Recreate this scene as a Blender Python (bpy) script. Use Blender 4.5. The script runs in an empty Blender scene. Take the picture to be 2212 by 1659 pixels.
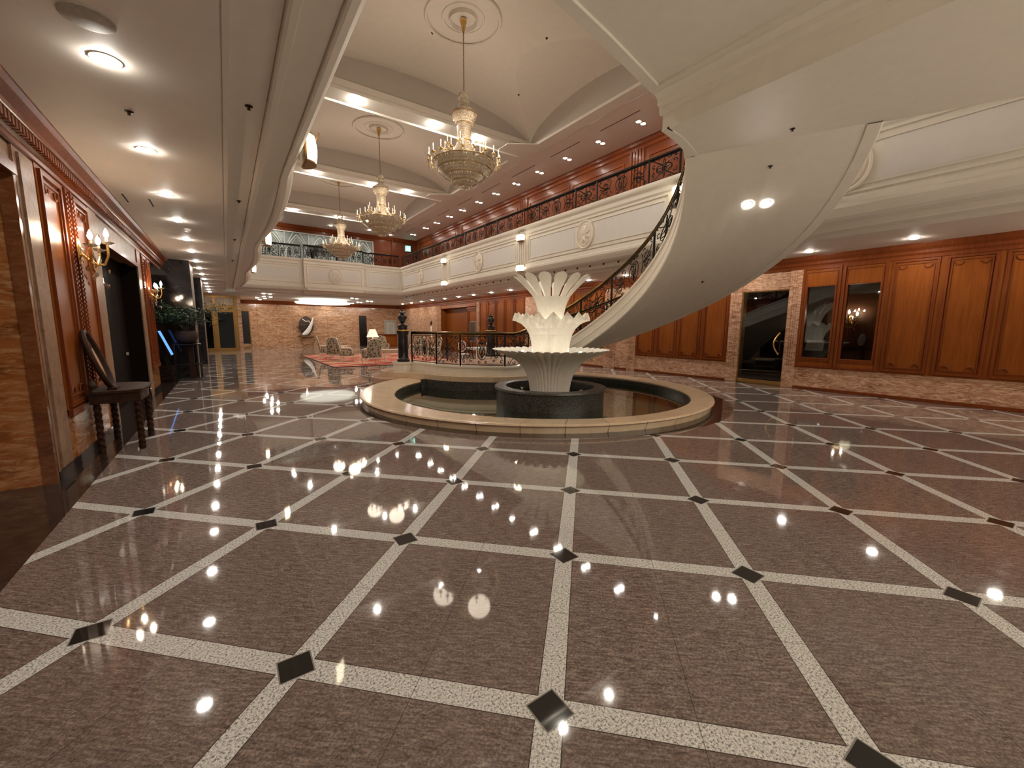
import bpy, math, random
from mathutils import Vector, Matrix
random.seed(7)
PI = math.pi
sin, cos, sqrt = math.sin, math.cos, math.sqrt
sc = bpy.context.scene
COL = sc.collection

WORLD, FILL_W, EXPO = 2.3, 17, .95
# ------------------------------------------------------------------ helpers
class MB:
    """collects vertices and faces, then links ONE mesh object"""
    def __init__(s): s.v = []; s.f = []
    def quad(s, *p):
        n = len(s.v); s.v += [tuple(q) for q in p]; s.f.append(tuple(range(n, n + len(p))))
    def box(s, x0, x1, y0, y1, z0, z1):
        n = len(s.v)
        s.v += [(x, y, z) for z in (z0, z1) for y in (y0, y1) for x in (x0, x1)]
        s.f += [tuple(n + i for i in q) for q in ((0, 2, 3, 1), (4, 5, 7, 6), (0, 1, 5, 4), (2, 6, 7, 3), (0, 4, 6, 2), (1, 3, 7, 5))]
    def obox(s, c, size, rz=0, tilt=0):
        m = Matrix.Translation(c) @ Matrix.Rotation(rz, 4, 'Z') @ Matrix.Rotation(tilt, 4, 'Y')
        n = len(s.v); a, b, d = (q / 2 for q in size)
        s.v += [tuple(m @ Vector((x, y, z))) for z in (-d, d) for y in (-b, b) for x in (-a, a)]
        s.f += [tuple(n + i for i in q) for q in ((0, 2, 3, 1), (4, 5, 7, 6), (0, 1, 5, 4), (2, 6, 7, 3), (0, 4, 6, 2), (1, 3, 7, 5))]
    def prism(s, poly, z0, z1, caps=True):
        n = len(s.v); k = len(poly)
        s.v += [(x, y, z0) for x, y in poly] + [(x, y, z1) for x, y in poly]
        for i in range(k):
            j = (i + 1) % k; s.f.append((n + i, n + j, n + k + j, n + k + i))
        if caps: s.f += [tuple(range(n + k - 1, n - 1, -1)), tuple(range(n + k, n + 2 * k))]
    def grid(s, fn, nu, nv, cu=False, cv=False):
        n = len(s.v); mu = nu if cu else nu + 1; mv = nv if cv else nv + 1
        for i in range(mu):
            for j in range(mv): s.v.append(tuple(fn(i / nu, j / nv)))
        for i in range(nu):
            for j in range(nv):
                a = i % mu; b = (i + 1) % mu; c = j % mv; d = (j + 1) % mv
                s.f.append((n + a * mv + c, n + b * mv + c, n + b * mv + d, n + a * mv + d))
    def lathe(s, prof, c=(0, 0, 0), n=24, mod=None):
        def fn(u, v):
            i = min(int(round(v * (len(prof) - 1))), len(prof) - 1); r, z = prof[i]; a = 2 * PI * u
            if mod: r, z = mod(r, z, a, v)
            return (c[0] + r * cos(a), c[1] + r * sin(a), c[2] + z)
        s.grid(fn, n, len(prof) - 1, cu=True)
    def tube(s, path, r, n=5, closed=False, taper=None):
        P = [Vector(p) for p in path]; k = len(P)
        if k < 2: return
        base = len(s.v); up = None
        for i, p in enumerate(P):
            if closed: t = P[(i + 1) % k] - P[i - 1]
            else: t = P[min(i + 1, k - 1)] - P[max(i - 1, 0)]
            if t.length < 1e-9: t = Vector((0, 0, 1))
            t.normalize()
            if up is None:
                up = Vector((0, 0, 1)) if abs(t.z) < .9 else Vector((1, 0, 0))
            a = (up - t * up.dot(t))
            if a.length < 1e-6: a = t.orthogonal()
            a.normalize(); up = a; b = t.cross(a)
            rr = r if not taper else r * taper(i / (k - 1))
            for j in range(n):
                g = 2 * PI * j / n; s.v.append(tuple(p + a * (rr * cos(g)) + b * (rr * sin(g))))
        for i in range(k if closed else k - 1):
            i2 = (i + 1) % k
            for j in range(n):
                j2 = (j + 1) % n
                s.f.append((base + i * n + j, base + i * n + j2, base + i2 * n + j2, base + i2 * n + j))
        if not closed:
            s.f.append(tuple(base + j for j in range(n - 1, -1, -1)))
            s.f.append(tuple(base + (k - 1) * n + j for j in range(n)))
    def sweep(s, prof, frames, closed=False):
        """prof: 2d points; frames: list of functions/tuples (origin, ex, ey)"""
        n = len(s.v); k = len(prof)
        for o, ex, ey in frames:
            o = Vector(o); ex = Vector(ex); ey = Vector(ey)
            for a, b in prof: s.v.append(tuple(o + ex * a + ey * b))
        for i in range(len(frames) - 1):
            for j in range(k if closed else k - 1):
                j2 = (j + 1) % k
                s.f.append((n + i * k + j, n + i * k + j2, n + (i + 1) * k + j2, n + (i + 1) * k + j))
        if closed:
            s.f.append(tuple(n + j for j in range(k - 1, -1, -1)))
            s.f.append(tuple(n + (len(frames) - 1) * k + j for j in range(k)))
    def ext_y(s, prof, y0, y1, closed=False):   # prof (x,z)
        s.sweep(prof, [((0, y0, 0), (1, 0, 0), (0, 0, 1)), ((0, y1, 0), (1, 0, 0), (0, 0, 1))], closed)
    def ext_x(s, prof, x0, x1, closed=False):   # prof (y,z)
        s.sweep(prof, [((x0, 0, 0), (0, 1, 0), (0, 0, 1)), ((x1, 0, 0), (0, 1, 0), (0, 0, 1))], closed)
    def mesh(s, name, mat, off=(0, 0, 0), smooth=False):
        me = bpy.data.meshes.new(name)
        o = Vector(off)
        me.from_pydata([tuple(Vector(p) - o) for p in s.v], [], s.f)
        if mat: me.materials.append(mat)
        if smooth:
            me.polygons.foreach_set('use_smooth', [True] * len(me.polygons))
        me.validate(); me.update()
        return me
    def build(s, name, mat, parent=None, smooth=False, world=True, kind=None):
        off = parent_world(parent) if (parent is not None and world) else (0, 0, 0)
        me = s.mesh(name, mat, off, smooth)
        if smooth:
            import bmesh
            bm = bmesh.new(); bm.from_mesh(me)
            bmesh.ops.recalc_face_normals(bm, faces=bm.faces)
            for e in bm.edges:
                if len(e.link_faces) == 2 and e.calc_face_angle(0) > .7: e.smooth = False
            bm.to_mesh(me); bm.free()
        else:
            import bmesh
            bm = bmesh.new(); bm.from_mesh(me)
            bmesh.ops.recalc_face_normals(bm, faces=bm.faces)
            bm.to_mesh(me); bm.free()
        o = bpy.data.objects.new(name, me); COL.objects.link(o)
        if parent is not None: o.parent = parent
        if kind: o['kind'] = kind
        return o

def parent_world(p):
    v = Vector((0, 0, 0))
    while p is not None:
        v += Vector(p.location); p = p.parent
    return v
def tag(o, label, cat, group=None):
    o['label'] = label; o['category'] = cat
    if group: o['group'] = group
    return o
def thing(name, label, cat, loc=(0, 0, 0), rz=0, group=None):
    o = bpy.data.objects.new(name, None); COL.objects.link(o)
    o.empty_display_size = .1
    o.location = loc; o.rotation_euler = (0, 0, rz)
    return tag(o, label, cat, group)
def dup(root, loc, rz=None, label=None, group=None):
    def cp(o, par):
        c = o.copy(); COL.objects.link(c)
        if par is not None: c.parent = par
        for ch in o.children: cp(ch, c)
        return c
    r = cp(root, None); r.location = loc
    if rz is not None: r.rotation_euler = (0, 0, rz)
    if label: r['label'] = label
    if group: r['group'] = group
    return r
def struct(name, mb, mat, smooth=False):
    return mb.build(name, mat, None, smooth, kind='structure')

# ------------------------------------------------------------------ materials
def lin(r, g, b):
    f = lambda c: (c / 255 / 12.92) if c <= 10 else ((c / 255 + .055) / 1.055) ** 2.4
    return (f(r), f(g), f(b), 1)
class NT:
    def __init__(s, name):
        s.mat = bpy.data.materials.new(name); s.mat.use_nodes = True
        s.t = s.mat.node_tree; s.t.nodes.clear()
        s.out = s.t.nodes.new('ShaderNodeOutputMaterial')
    def n(s, typ, **kw):
        o = s.t.nodes.new(typ)
        for k, v in kw.items(): setattr(o, k, v)
        return o
    def l(s, a, b): s.t.links.new(a, b)
    def m(s, op, a, b=None, c=None):
        o = s.n('ShaderNodeMath', operation=op)
        for i, q in enumerate((a, b, c)):
            if q is None: continue
            if isinstance(q, (int, float)): o.inputs[i].default_value = q
            else: s.l(q, o.inputs[i])
        return o.outputs[0]
    def mix(s, f, a, b):
        o = s.n('ShaderNodeMix', data_type='RGBA')
        for i, q in ((0, f), (6, a), (7, b)):
            if isinstance(q, (int, float)): o.inputs[i].default_value = q
            elif isinstance(q, tuple): o.inputs[i].default_value = q if len(q) == 4 else (*q, 1)
            else: s.l(q, o.inputs[i])
        return o.outputs[2]
    def pos(s, scale=(1, 1, 1), rot=(0, 0, 0)):
        g = s.n('ShaderNodeNewGeometry')
        mp = s.n('ShaderNodeMapping'); mp.inputs['Scale'].default_value = scale; mp.inputs['Rotation'].default_value = rot
        s.l(g.outputs['Position'], mp.inputs['Vector']); return mp.outputs[0]
    def rpos(s, rot, scale):
        g = s.n('ShaderNodeNewGeometry'); a = s.n('ShaderNodeMapping'); a.inputs['Rotation'].default_value = (0, 0, rot); b = s.n('ShaderNodeMapping'); b.inputs['Scale'].default_value = scale
        s.l(g.outputs['Position'], a.inputs['Vector']); s.l(a.outputs[0], b.inputs['Vector']); return b.outputs[0]
    def obj(s, scale=(1, 1, 1)):
        g = s.n('ShaderNodeTexCoord')
        mp = s.n('ShaderNodeMapping'); mp.inputs['Scale'].default_value = scale
        s.l(g.outputs['Object'], mp.inputs['Vector']); return mp.outputs[0]
    def noise(s, vec, scale, detail=4, rough=.55, dist=0):
        o = s.n('ShaderNodeTexNoise'); o.inputs['Scale'].default_value = scale
        o.inputs['Detail'].default_value = detail; o.inputs['Roughness'].default_value = rough
        o.inputs['Distortion'].default_value = dist
        s.l(vec, o.inputs['Vector']); return o.outputs[0]
    def ramp(s, f, stops):
        o = s.n('ShaderNodeValToRGB'); e = o.color_ramp.elements
        while len(e) < len(stops): e.new(.5)
        for i, (p, c) in enumerate(stops):
            e[i].position = p; e[i].color = c if len(c) == 4 else (*c, 1)
        s.l(f, o.inputs[0]); return o.outputs[0]
    def bsdf(s, col, rough=.5, metal=0, spec=.5, coat=0, bump=None, bstr=.1, bdist=.01, **kw):
        b = s.n('ShaderNodeBsdfPrincipled')
        def put(nm, q):
            if isinstance(q, (int, float)): b.inputs[nm].default_value = q
            elif isinstance(q, tuple): b.inputs[nm].default_value = q if len(q) == 4 else (*q, 1)
            else: s.l(q, b.inputs[nm])
        put('Base Color', col); put('Roughness', rough); put('Metallic', metal); put('Specular IOR Level', spec)
        put('Coat Weight', coat)
        for k, v in kw.items(): put(k.replace('_', ' '), v)
        if bump is not None:
            bp = s.n('ShaderNodeBump'); bp.inputs['Strength'].default_value = bstr; bp.inputs['Distance'].default_value = bdist
            s.l(bump, bp.inputs['Height']); s.l(bp.outputs[0], b.inputs['Normal'])
        s.l(b.outputs[0], s.out.inputs[0]); return s.mat
def plain(name, col, rough=.5, metal=0, spec=.5, coat=0, nscale=40, namt=.12, **kw):
    t = NT(name); n = t.noise(t.obj(), nscale, 3)
    d = tuple(c * (1 - namt) for c in col[:3]); u = tuple(min(1, c * (1 + namt)) for c in col[:3])
    return t.bsdf(t.ramp(n, [(.3, d), (.7, u)]), rough, metal, spec, coat, bump=n, bstr=.04, **kw)
def emit(name, col, strength):
    t = NT(name); e = t.n('ShaderNodeEmission'); e.inputs[0].default_value = (*col[:3], 1); e.inputs[1].default_value = strength
    t.l(e.outputs[0], t.out.inputs[0]); return t.mat

M = {}
M['plaster'] = plain('white_plaster', (.73, .685, .61), .55, spec=.3, nscale=6, namt=.025)
M['vault'] = plain('vault_plaster', (.75, .69, .62), .6, spec=.25, nscale=5, namt=.02)
M['panel'] = plain('grey_white_panel_paint', (.68, .655, .63), .55, spec=.3, nscale=6, namt=.02)
M['satin'] = plain('satin_white_paint', (.80, .74, .65), .35, spec=.4, nscale=5, namt=.02)
M['glaze'] = plain('white_glazed_stone', (.90, .87, .79), .3, spec=.5, nscale=9, namt=.03)
M['iron'] = plain('black_wrought_iron', (.012, .011, .010), .38, .6, nscale=60)
M['brass'] = plain('polished_brass', (.75, .50, .19), .22, 1, nscale=30, namt=.08)
M['gold'] = plain('gold_leaf_metal', (.30, .165, .05), .36, .75, nscale=20, namt=.15)
M['black'] = plain('black_lacquer', (.010, .009, .009), .18, spec=.6, coat=.4)
M['darkwood'] = plain('dark_stained_wood', (.030, .012, .006), .5, spec=.12, coat=.0, nscale=18, namt=.3)
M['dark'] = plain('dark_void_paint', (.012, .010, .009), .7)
M['doorpaint'] = plain('near_black_door_paint', (.008, .0045, .003), .7, spec=.04)
M['cream'] = plain('cream_lacquer', (.72, .60, .45), .4, nscale=30)
M['greydoor'] = plain('pale_grey_door_paint', (.45, .44, .38), .5)
M['leaf'] = plain('dark_green_leaf', (.022, .048, .016), .55, nscale=9, namt=.5)
M['bark'] = plain('brown_bark', (.05, .03, .018), .8)
M['pot'] = plain('brown_ceramic', (.035, .02, .013), .55, spec=.2)
M['mirror'] = plain('mirror_glass', (.85, .83, .8), .04, 1, nscale=2, namt=.01)
M['chrome'] = plain('chrome', (.8, .8, .8), .15, 1)
M['paper'] = plain('white_paper', (.8, .78, .7), .7)
M['shade'] = plain('white_lamp_fabric', (.85, .80, .70), .8, Emission_Color=(1, .86, .66, 1), Emission_Strength=.35)
M['white'] = plain('white_ceramic', (.8, .78, .73), .3)
M['brown_relief'] = plain('dark_brown_relief', (.045, .02, .012), .45, nscale=14, namt=.5)
M['redcarpet'] = plain('red_stair_carpet', (.16, .085, .07), .95, spec=.1, nscale=20, namt=.3)
M['ink'] = plain('grey_print', (.25, .24, .22), .8)
M['lunette'] = plain('lunette_shade_tone', (.50, .455, .41), .6, spec=.2, nscale=5, namt=.02)  # vault plaster with the shade of the lunettes put into its colour
M['bronze'] = plain('brown_bronze_panel', (.13, .09, .06), .5, spec=.2)
M['grille'] = plain('grey_grille', (.30, .265, .22), .6)
M['green_lit'] = emit('green_lit_sign', (.10, .85, .55), 1.6)
M['white_lit'] = emit('white_lit_sign', (.9, 1, .95), 2.2)
M['blue_lit'] = emit('blue_lit_screen', (.10, .26, .85), 1.1)
WARM = (1, .80, .56); NEUT = (1, .93, .82)
M['lamp'] = emit('downlight_lens', NEUT, 170)
M['lamp_far'] = emit('downlight_lens_small', NEUT, 150)
M['lamp_beam'] = emit('beam_downlight_lens', NEUT, 450)
M['candle'] = emit('candle_glass', (1, .85, .66), .7)
M['bulb'] = emit('warm_candle_bulb', WARM, 95)
M['lantern'] = emit('lantern_glass', (1, .88, .60), 7)
M['dome'] = emit('luminous_ceiling_disc', (1, .95, .78), .75)

def marble(name, dark, mid, pale, hz=2.6, hx=.55, rough=.09, vein=.66, spec=.5):
    t = NT(name); p = t.pos((hx, hx, hz))
    w = t.noise(p, 1.7, 5, .6, 1.3)
    f = t.noise(t.pos((hx * 1.6, hx * 1.6, hz * 2.4)), 3.1, 6, .68, 1.9)
    c1 = t.ramp(w, [(.30, dark), (.50, mid), (.72, tuple(.6 * a + .4 * b for a, b in zip(mid, pale)))])
    v = t.ramp(f, [(.44, (0, 0, 0)), (vein - .08, (.25, .25, .25)), (vein + .06, (1, 1, 1))])
    return t.bsdf(t.mix(t.m('MULTIPLY', v, .85), c1, pale), rough, spec=spec, bump=f, bstr=.015, IOR=1.22 if spec < .3 else 1.5)
M['orange_marble'] = marble('orange_veined_marble', (.15, .040, .008), (.31, .098, .019), (.56, .33, .16), 1.9, .8, .12, .61)
M['brown_marble'] = marble('brown_marble', (.09, .026, .007), (.15, .045, .012), (.28, .13, .06), 2, 1, .15, .66)
M['far_marble'] = marble('orange_banded_marble', (.22, .08, .03), (.35, .145, .06), (.68, .50, .35), 2.2, .5, .1, .56)
M['rose_marble'] = marble('rose_brown_marble', (.21, .085, .04), (.35, .16, .085), (.68, .47, .33), 2.4, .85, .14, .57)
M['pier_marble'] = marble('dull_rose_marble', (.15, .08, .048), (.22, .125, .078), (.33, .22, .15), 3, 3, .36, spec=.22)
M['stone'] = marble('beige_limestone', (.55, .40, .26), (.62, .47, .32), (.70, .57, .41), 2, 2, .14, .7)
M['pale_stone'] = marble('pale_limestone', (.70, .65, .55), (.76, .71, .61), (.82, .77, .68), 2, 2, .2, .7)
M['pink_stone'] = marble('pink_limestone', (.42, .25, .18), (.50, .31, .22), (.60, .43, .33), 2, 2, .14, .7)
M['black_marble'] = marble('black_marble', (.010, .009, .010), (.018, .016, .018), (.045, .04, .04), 2, 2, .07, .8)

def wood(name, a, b, c, rough=.33, coat=.05):
    t = NT(name)
    n = t.noise(t.pos((7, 7, .5)), 3, 6, .6, .4); g = t.noise(t.pos((1, 1, .35)), 1.3, 3)
    f = t.noise(t.pos((70, 70, 3)), 2, 3)
    col = t.ramp(t.m('ADD', t.m('MULTIPLY', n, .6), t.m('MULTIPLY', g, .4)), [(.3, a), (.52, b), (.75, c)])
    col = t.mix(t.m('MULTIPLY', f, .22), col, a)
    return t.bsdf(col, rough, spec=.34, coat=coat, Coat_Roughness=.12, bump=f, bstr=.02, IOR=1.24)
M['wood'] = wood('red_brown_veneer', (.145, .036, .006), (.22, .060, .010), (.285, .085, .016))
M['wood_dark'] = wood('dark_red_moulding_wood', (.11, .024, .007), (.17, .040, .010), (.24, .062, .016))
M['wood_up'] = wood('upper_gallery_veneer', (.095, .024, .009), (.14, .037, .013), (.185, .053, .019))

def granite(name, a, b, c, scale=260, rough=.2):
    t = NT(name); n = t.noise(t.pos(), scale, 2, .7)
    return t.bsdf(t.ramp(n, [(.36, a), (.5, b), (.66, c)]), rough, spec=.5)
M['granite'] = granite('dark_speckled_granite', (.014, .014, .012), (.04, .039, .034), (.15, .145, .125), 48, .3)
M['basin'] = granite('grey_green_pool_tile', (.14, .145, .115), (.20, .20, .16), (.26, .25, .20), 30, .4)

def floor_mat():
    t = NT('granite_grid_floor'); g = t.n('ShaderNodeNewGeometry')
    sp = t.n('ShaderNodeSeparateXYZ'); t.l(g.outputs['Position'], sp.inputs[0]); X, Y = sp.outputs[0], sp.outputs[1]
    G = 1.2; x0, y0 = -.69, 2.84; k = sqrt(.5)
    dx = t.m('SUBTRACT', X, x0); dy = t.m('SUBTRACT', Y, y0)
    u = t.m('MULTIPLY', t.m('SUBTRACT', dx, dy), k / G); v = t.m('MULTIPLY', t.m('ADD', dx, dy), k / G)
    def dist(q):
        fr = t.m('FRACT', t.m('ADD', q, .5)); return t.m('MULTIPLY', t.m('ABSOLUTE', t.m('SUBTRACT', fr, .5)), G)
    du, dv = dist(u), dist(v)
    mn = t.m('MINIMUM', du, dv); sm = t.m('ADD', du, dv); mx = t.m('MAXIMUM', du, dv)
    strip = t.m('LESS_THAN', mn, .0565); joint = t.m('LESS_THAN', t.m('ABSOLUTE', t.m('SUBTRACT', mn, .058)), .0022)
    dia = t.m('LESS_THAN', sm, .097); edge = t.m('LESS_THAN', t.m('ABSOLUTE', t.m('SUBTRACT', sm, .1)), .0055)
    seam = t.m('LESS_THAN', t.m('ABSOLUTE', t.m('SUBTRACT', mx, G / 2)), .0016)
    # stone looks
    p = t.pos((1, 1, 1), (0, 0, -.62)); sp2 = t.pos((2.6, .55, 1), (0, 0, .18))
    f = t.noise(g.outputs['Position'], 80, 3, .75); st = t.noise(t.rpos(.70, (13, 70, 1)), 1, 4, .7, .5)
    big = t.noise(sp2, .8, 4, .6, 1.2)
    ids = t.n('ShaderNodeTexWhiteNoise', noise_dimensions='2D'); cv = t.n('ShaderNodeCombineXYZ')
    t.l(t.m('FLOOR', u), cv.inputs[0]); t.l(t.m('FLOOR', v), cv.inputs[1]); t.l(cv.outputs[0], ids.inputs['Vector'])
    br = t.ramp(t.m('ADD', t.m('MULTIPLY', f, .5), t.m('MULTIPLY', st, .5)), [(.39, (.062, .046, .040)), (.50, (.155, .116, .101)), (.61, (.31, .24, .21))])
    br = t.mix(t.m('MULTIPLY', t.ramp(big, [(.45, (0, 0, 0)), (.75, (1, 1, 1))]), .28), br, (.20, .135, .12))
    br = t.mix(t.m('MULTIPLY', ids.outputs[0], .22), br, (.12, .085, .075))
    gr = t.noise(g.outputs['Position'], 95, 2, .8)
    wh = t.ramp(gr, [(.36, (.13, .125, .12)), (.455, (.43, .42, .40)), (.60, (.66, .645, .615))])
    c = t.mix(strip, br, wh)
    c = t.mix(joint, c, (.045, .036, .030))
    c = t.mix(t.m('MULTIPLY', seam, .8), c, (.04, .03, .026))
    c = t.mix(edge, c, (.20, .19, .17)); c = t.mix(dia, c, (.016, .015, .014))
    # plain dark bands round the pool and along the walls
    rx = t.m('SUBTRACT', X, 6.36); ry = t.m('SUBTRACT', Y, 7.96)
    rr = t.m('SQRT', t.m('ADD', t.m('MULTIPLY', rx, rx), t.m('MULTIPLY', ry, ry)))
    ring = t.m('LESS_THAN', rr, 4.36)
    wl = t.m('LESS_THAN', X, -1.22); wr = t.m('GREATER_THAN', X, 12.93)
    band = t.m('MAXIMUM', ring, t.m('MAXIMUM', wl, wr))
    c = t.mix(band, c, t.ramp(f, [(.35, (.018, .012, .010)), (.65, (.045, .030, .025))]))
    ro = t.m('ADD', .022, t.m('MULTIPLY', t.noise(g.outputs['Position'], 3, 3), .03))
    return t.bsdf(c, ro, spec=.5, bump=t.noise(g.outputs['Position'], 1.6, 2), bstr=.02, bdist=.02)
M['floor'] = floor_mat()

def glass_mat(name, tint, refl):
    t = NT(name); tr = t.n('ShaderNodeBsdfTransparent'); tr.inputs[0].default_value = (*tint, 1)
    gl = t.n('ShaderNodeBsdfGlossy'); gl.inputs['Roughness'].default_value = .02; gl.inputs[0].default_value = (.9, .92, .92, 1)
    fr = t.n('ShaderNodeFresnel'); fr.inputs[0].default_value = 1.5
    mx = t.n('ShaderNodeMixShader'); t.l(t.m('MINIMUM', t.m('MULTIPLY', fr.outputs[0], refl), 1.0), mx.inputs[0]); t.l(tr.outputs[0], mx.inputs[1]); t.l(gl.outputs[0], mx.inputs[2])
    t.l(mx.outputs[0], t.out.inputs[0]); return t.mat
M['glass'] = glass_mat('clear_window_glass', (.82, .85, .86), 1.2)
M['water'] = glass_mat('still_pool_water', (.66, .72, .62), .5)
M['upglass'] = glass_mat('upper_glazing', (.35, .38, .38), 2.2)

def crystal():
    t = NT('gold_lit_crystal'); n = t.noise(t.obj((1, 1, 1)), 34, 4, .75); w = t.n('ShaderNodeTexWave', wave_type='BANDS', bands_direction='Z')
    w.inputs['Scale'].default_value = 5.5; w.inputs['Distortion'].default_value = 1.2; t.l(t.obj(), w.inputs['Vector'])
    c = t.ramp(n, [(.30, (.16, .11, .06)), (.5, (.58, .48, .34)), (.72, (.95, .90, .80))])
    c = t.mix(t.m('MULTIPLY', w.outputs[1], .35), c, (.30, .19, .08))
    b = t.n('ShaderNodeBsdfPrincipled'); t.l(c, b.inputs['Base Color']); b.inputs['Roughness'].default_value = .14; b.inputs['Metallic'].default_value = .35
    b.inputs['Specular IOR Level'].default_value = .9
    bp = t.n('ShaderNodeBump'); bp.inputs['Strength'].default_value = .9; bp.inputs['Distance'].default_value = .02; t.l(n, bp.inputs['Height']); t.l(bp.outputs[0], b.inputs['Normal'])
    tr = t.n('ShaderNodeBsdfTransparent'); mx = t.n('ShaderNodeMixShader'); mx.inputs[0].default_value = .22
    t.l(b.outputs[0], mx.inputs[1]); t.l(tr.outputs[0], mx.inputs[2]); t.l(mx.outputs[0], t.out.inputs[0]); return t.mat
M['crystal'] = crystal()
def floral():
    t = NT('floral_upholstery'); v = t.n('ShaderNodeTexVoronoi'); v.inputs['Scale'].default_value = 11; t.l(t.obj(), v.inputs['Vector'])
    n = t.noise(t.obj(), 16, 3)
    f = t.m('ADD', v.outputs[0], t.m('MULTIPLY', n, .5))
    return t.bsdf(t.ramp(f, [(.45, (.055, .043, .030)), (.58, (.16, .125, .085)), (.75, (.42, .35, .26))]), .85, spec=.15)
M['floral'] = floral()
def rugm():
    t = NT('red_patterned_rug'); v = t.n('ShaderNodeTexVoronoi'); v.inputs['Scale'].default_value = 1.6; t.l(t.obj(), v.inputs['Vector'])
    n = t.noise(t.obj(), 5, 4)
    f = t.m('ADD', t.m('MULTIPLY', v.outputs[0], .7), t.m('MULTIPLY', n, .6))
    return t.bsdf(t.ramp(f, [(.35, (.50, .06, .05)), (.58, (.52, .13, .09)), (.75, (.62, .36, .26))]), .95, spec=.05)
M['rug'] = rugm()
def etched():
    t = NT('etched_gothic_glass'); n = t.noise(t.obj(), 1.4, 3)
    return t.bsdf(t.ramp(n, [(.3, (.13, .155, .15)), (.7, (.27, .31, .29))]), .25, spec=.5)
M['etched'] = etched()
M['etch_line'] = plain('etched_white_line', (.60, .64, .60), .4)

# ------------------------------------------------------------------ camera
W_, H_, FPX = 2212, 1659, 878.565
HC = 1.5874546
yaw = -(PI / 4 - .175243278); pt = .134436; rl = .0077911
def rz_(v): return Vector((cos(yaw) * v[0] - sin(yaw) * v[1], sin(yaw) * v[0] + cos(yaw) * v[1], v[2]))
Fv = rz_((0, cos(pt), -sin(pt))); U0 = rz_((0, sin(pt), cos(pt))); R0 = rz_((1, 0, 0))
Rv = R0 * cos(rl) + U0 * sin(rl); Uv = U0 * cos(rl) - R0 * sin(rl)
cam = bpy.data.cameras.new('camera'); co = bpy.data.objects.new('camera', cam); COL.objects.link(co)
mm = Matrix((Rv, Uv, -Fv)).transposed().to_4x4(); mm.translation = (0, 0, HC); co.matrix_world = mm
cam.sensor_width = 36; cam.lens = FPX / W_ * 36; cam.clip_start = .05; cam.clip_end = 200
sc.camera = co

# ------------------------------------------------------------------ the setting
XL, XR, YB, YF, ZL, ZU = -1.5, 13.05, -5.0, 36.5, 3.58, 8.5
BAYS = [3.16, 10.24, 17.32, 24.40]; PITCH = 7.08; XC = 5.55
BEAMS = [6.70, 13.78, 20.86, 27.94]
PC = (6.23, 7.98); PR = 4.02          # hole in the floor under the pool

mb = MB()
N = 96
rect = []
for i in range(N):
    a = 2 * PI * i / N; c, s = cos(a), sin(a)
    tx = ((14.5 - PC[0]) / c if c > 1e-9 else (-4.0 - PC[0]) / c if c < -1e-9 else 1e9)
    ty = ((38 - PC[1]) / s if s > 1e-9 else (YB - .5 - PC[1]) / s if s < -1e-9 else 1e9)
    t = min(tx, ty); rect.append((PC[0] + t * c, PC[1] + t * s, 0))
corn = {(14.5, 38), (-4.0, 38), (-4.0, YB - .5), (14.5, YB - .5)}
for i in range(N):
    j = (i + 1) % N; a, b = 2 * PI * i / N, 2 * PI * j / N
    p, q = rect[i], rect[j]
    ia = (PC[0] + PR * cos(a), PC[1] + PR * sin(a), 0); ib = (PC[0] + PR * cos(b), PC[1] + PR * sin(b), 0)
    mid = None
    if abs(p[0] - q[0]) > 1e-6 and abs(p[1] - q[1]) > 1e-6:
        cx = p[0] if abs(p[0] - 14.5) < 1e-6 or abs(p[0] + 4) < 1e-6 else q[0]
        cy = p[1] if abs(p[1] - 38) < 1e-6 or abs(p[1] - YB + .5) < 1e-6 else q[1]
        mid = (cx, cy, 0)
    mb.quad(*([ia, p, mid, q, ib] if mid else [ia, p, q, ib]))
struct('floor', mb, M['floor'])

# --- fascia / soffit profile (distance from the lower ceiling outwards, height, bulge weight)
FP = [(0, 3.58, 0), (.108, 3.58, 0), (.108, 3.592, 0), (.120, 3.592, 0), (.120, 3.58, 0), (.165, 3.58, 0), (.17, 3.64, 0), (.175, 3.66, 0), (.465, 3.70, 0), (.465, 3.72, 0), (.475, 3.72, 0), (.48, 3.655, 0), (.50, 3.645, 0), (.55, 3.655, 0), (.56, 3.68, 0), (.565, 3.77, 0), (.82, 3.81, .5), (.82, 3.83, .6), (.83, 3.83, .6), (.84, 3.79, .6), (.86, 3.785, .7),
      (.93, 3.83, .8), (.99, 3.92, 1), (1.02, 3.98, 1), (1.02, 4.05, 1), (.965, 4.09, 1), (.965, 4.17, 1), (.93, 4.21, 1), (.93, 5.30, 1), (.97, 5.35, 1), (.97, 5.47, 1), (1.03, 5.53, 1), (1.05, 5.58, 1), (1.05, 5.65, 1), (.70, 5.65, 1)]
def bulge(y):
    k = (y - 6.70) / PITCH; fr = k - math.floor(k); e = .09
    if fr < e or fr > 1 - e or k < 0: return 0
    return .15 * sin(PI * (fr - e) / (1 - 2 * e)) ** .8
mb = MB(); ys = [-5 + .24 * i for i in range(int((28.1 + 5) / .24) + 2)]
for i in range(len(ys) - 1):
    for j in range(len(FP) - 1):
        pts = []
        for (y, k) in ((ys[i], j), (ys[i + 1], j), (ys[i + 1], j + 1), (ys[i], j + 1)):
            x, z, w = FP[k]; pts.append((x + w * bulge(y), y, z))
        mb.quad(*pts)
wl_b = struct('wall_gallery_left', mb, M['plaster'])
mb = MB(); mb.ext_y([(11.05 - x, z) for x, z, w in FP], YB, 28.1)
wr_b = struct('wall_gallery_right', mb, M['plaster'])
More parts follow.
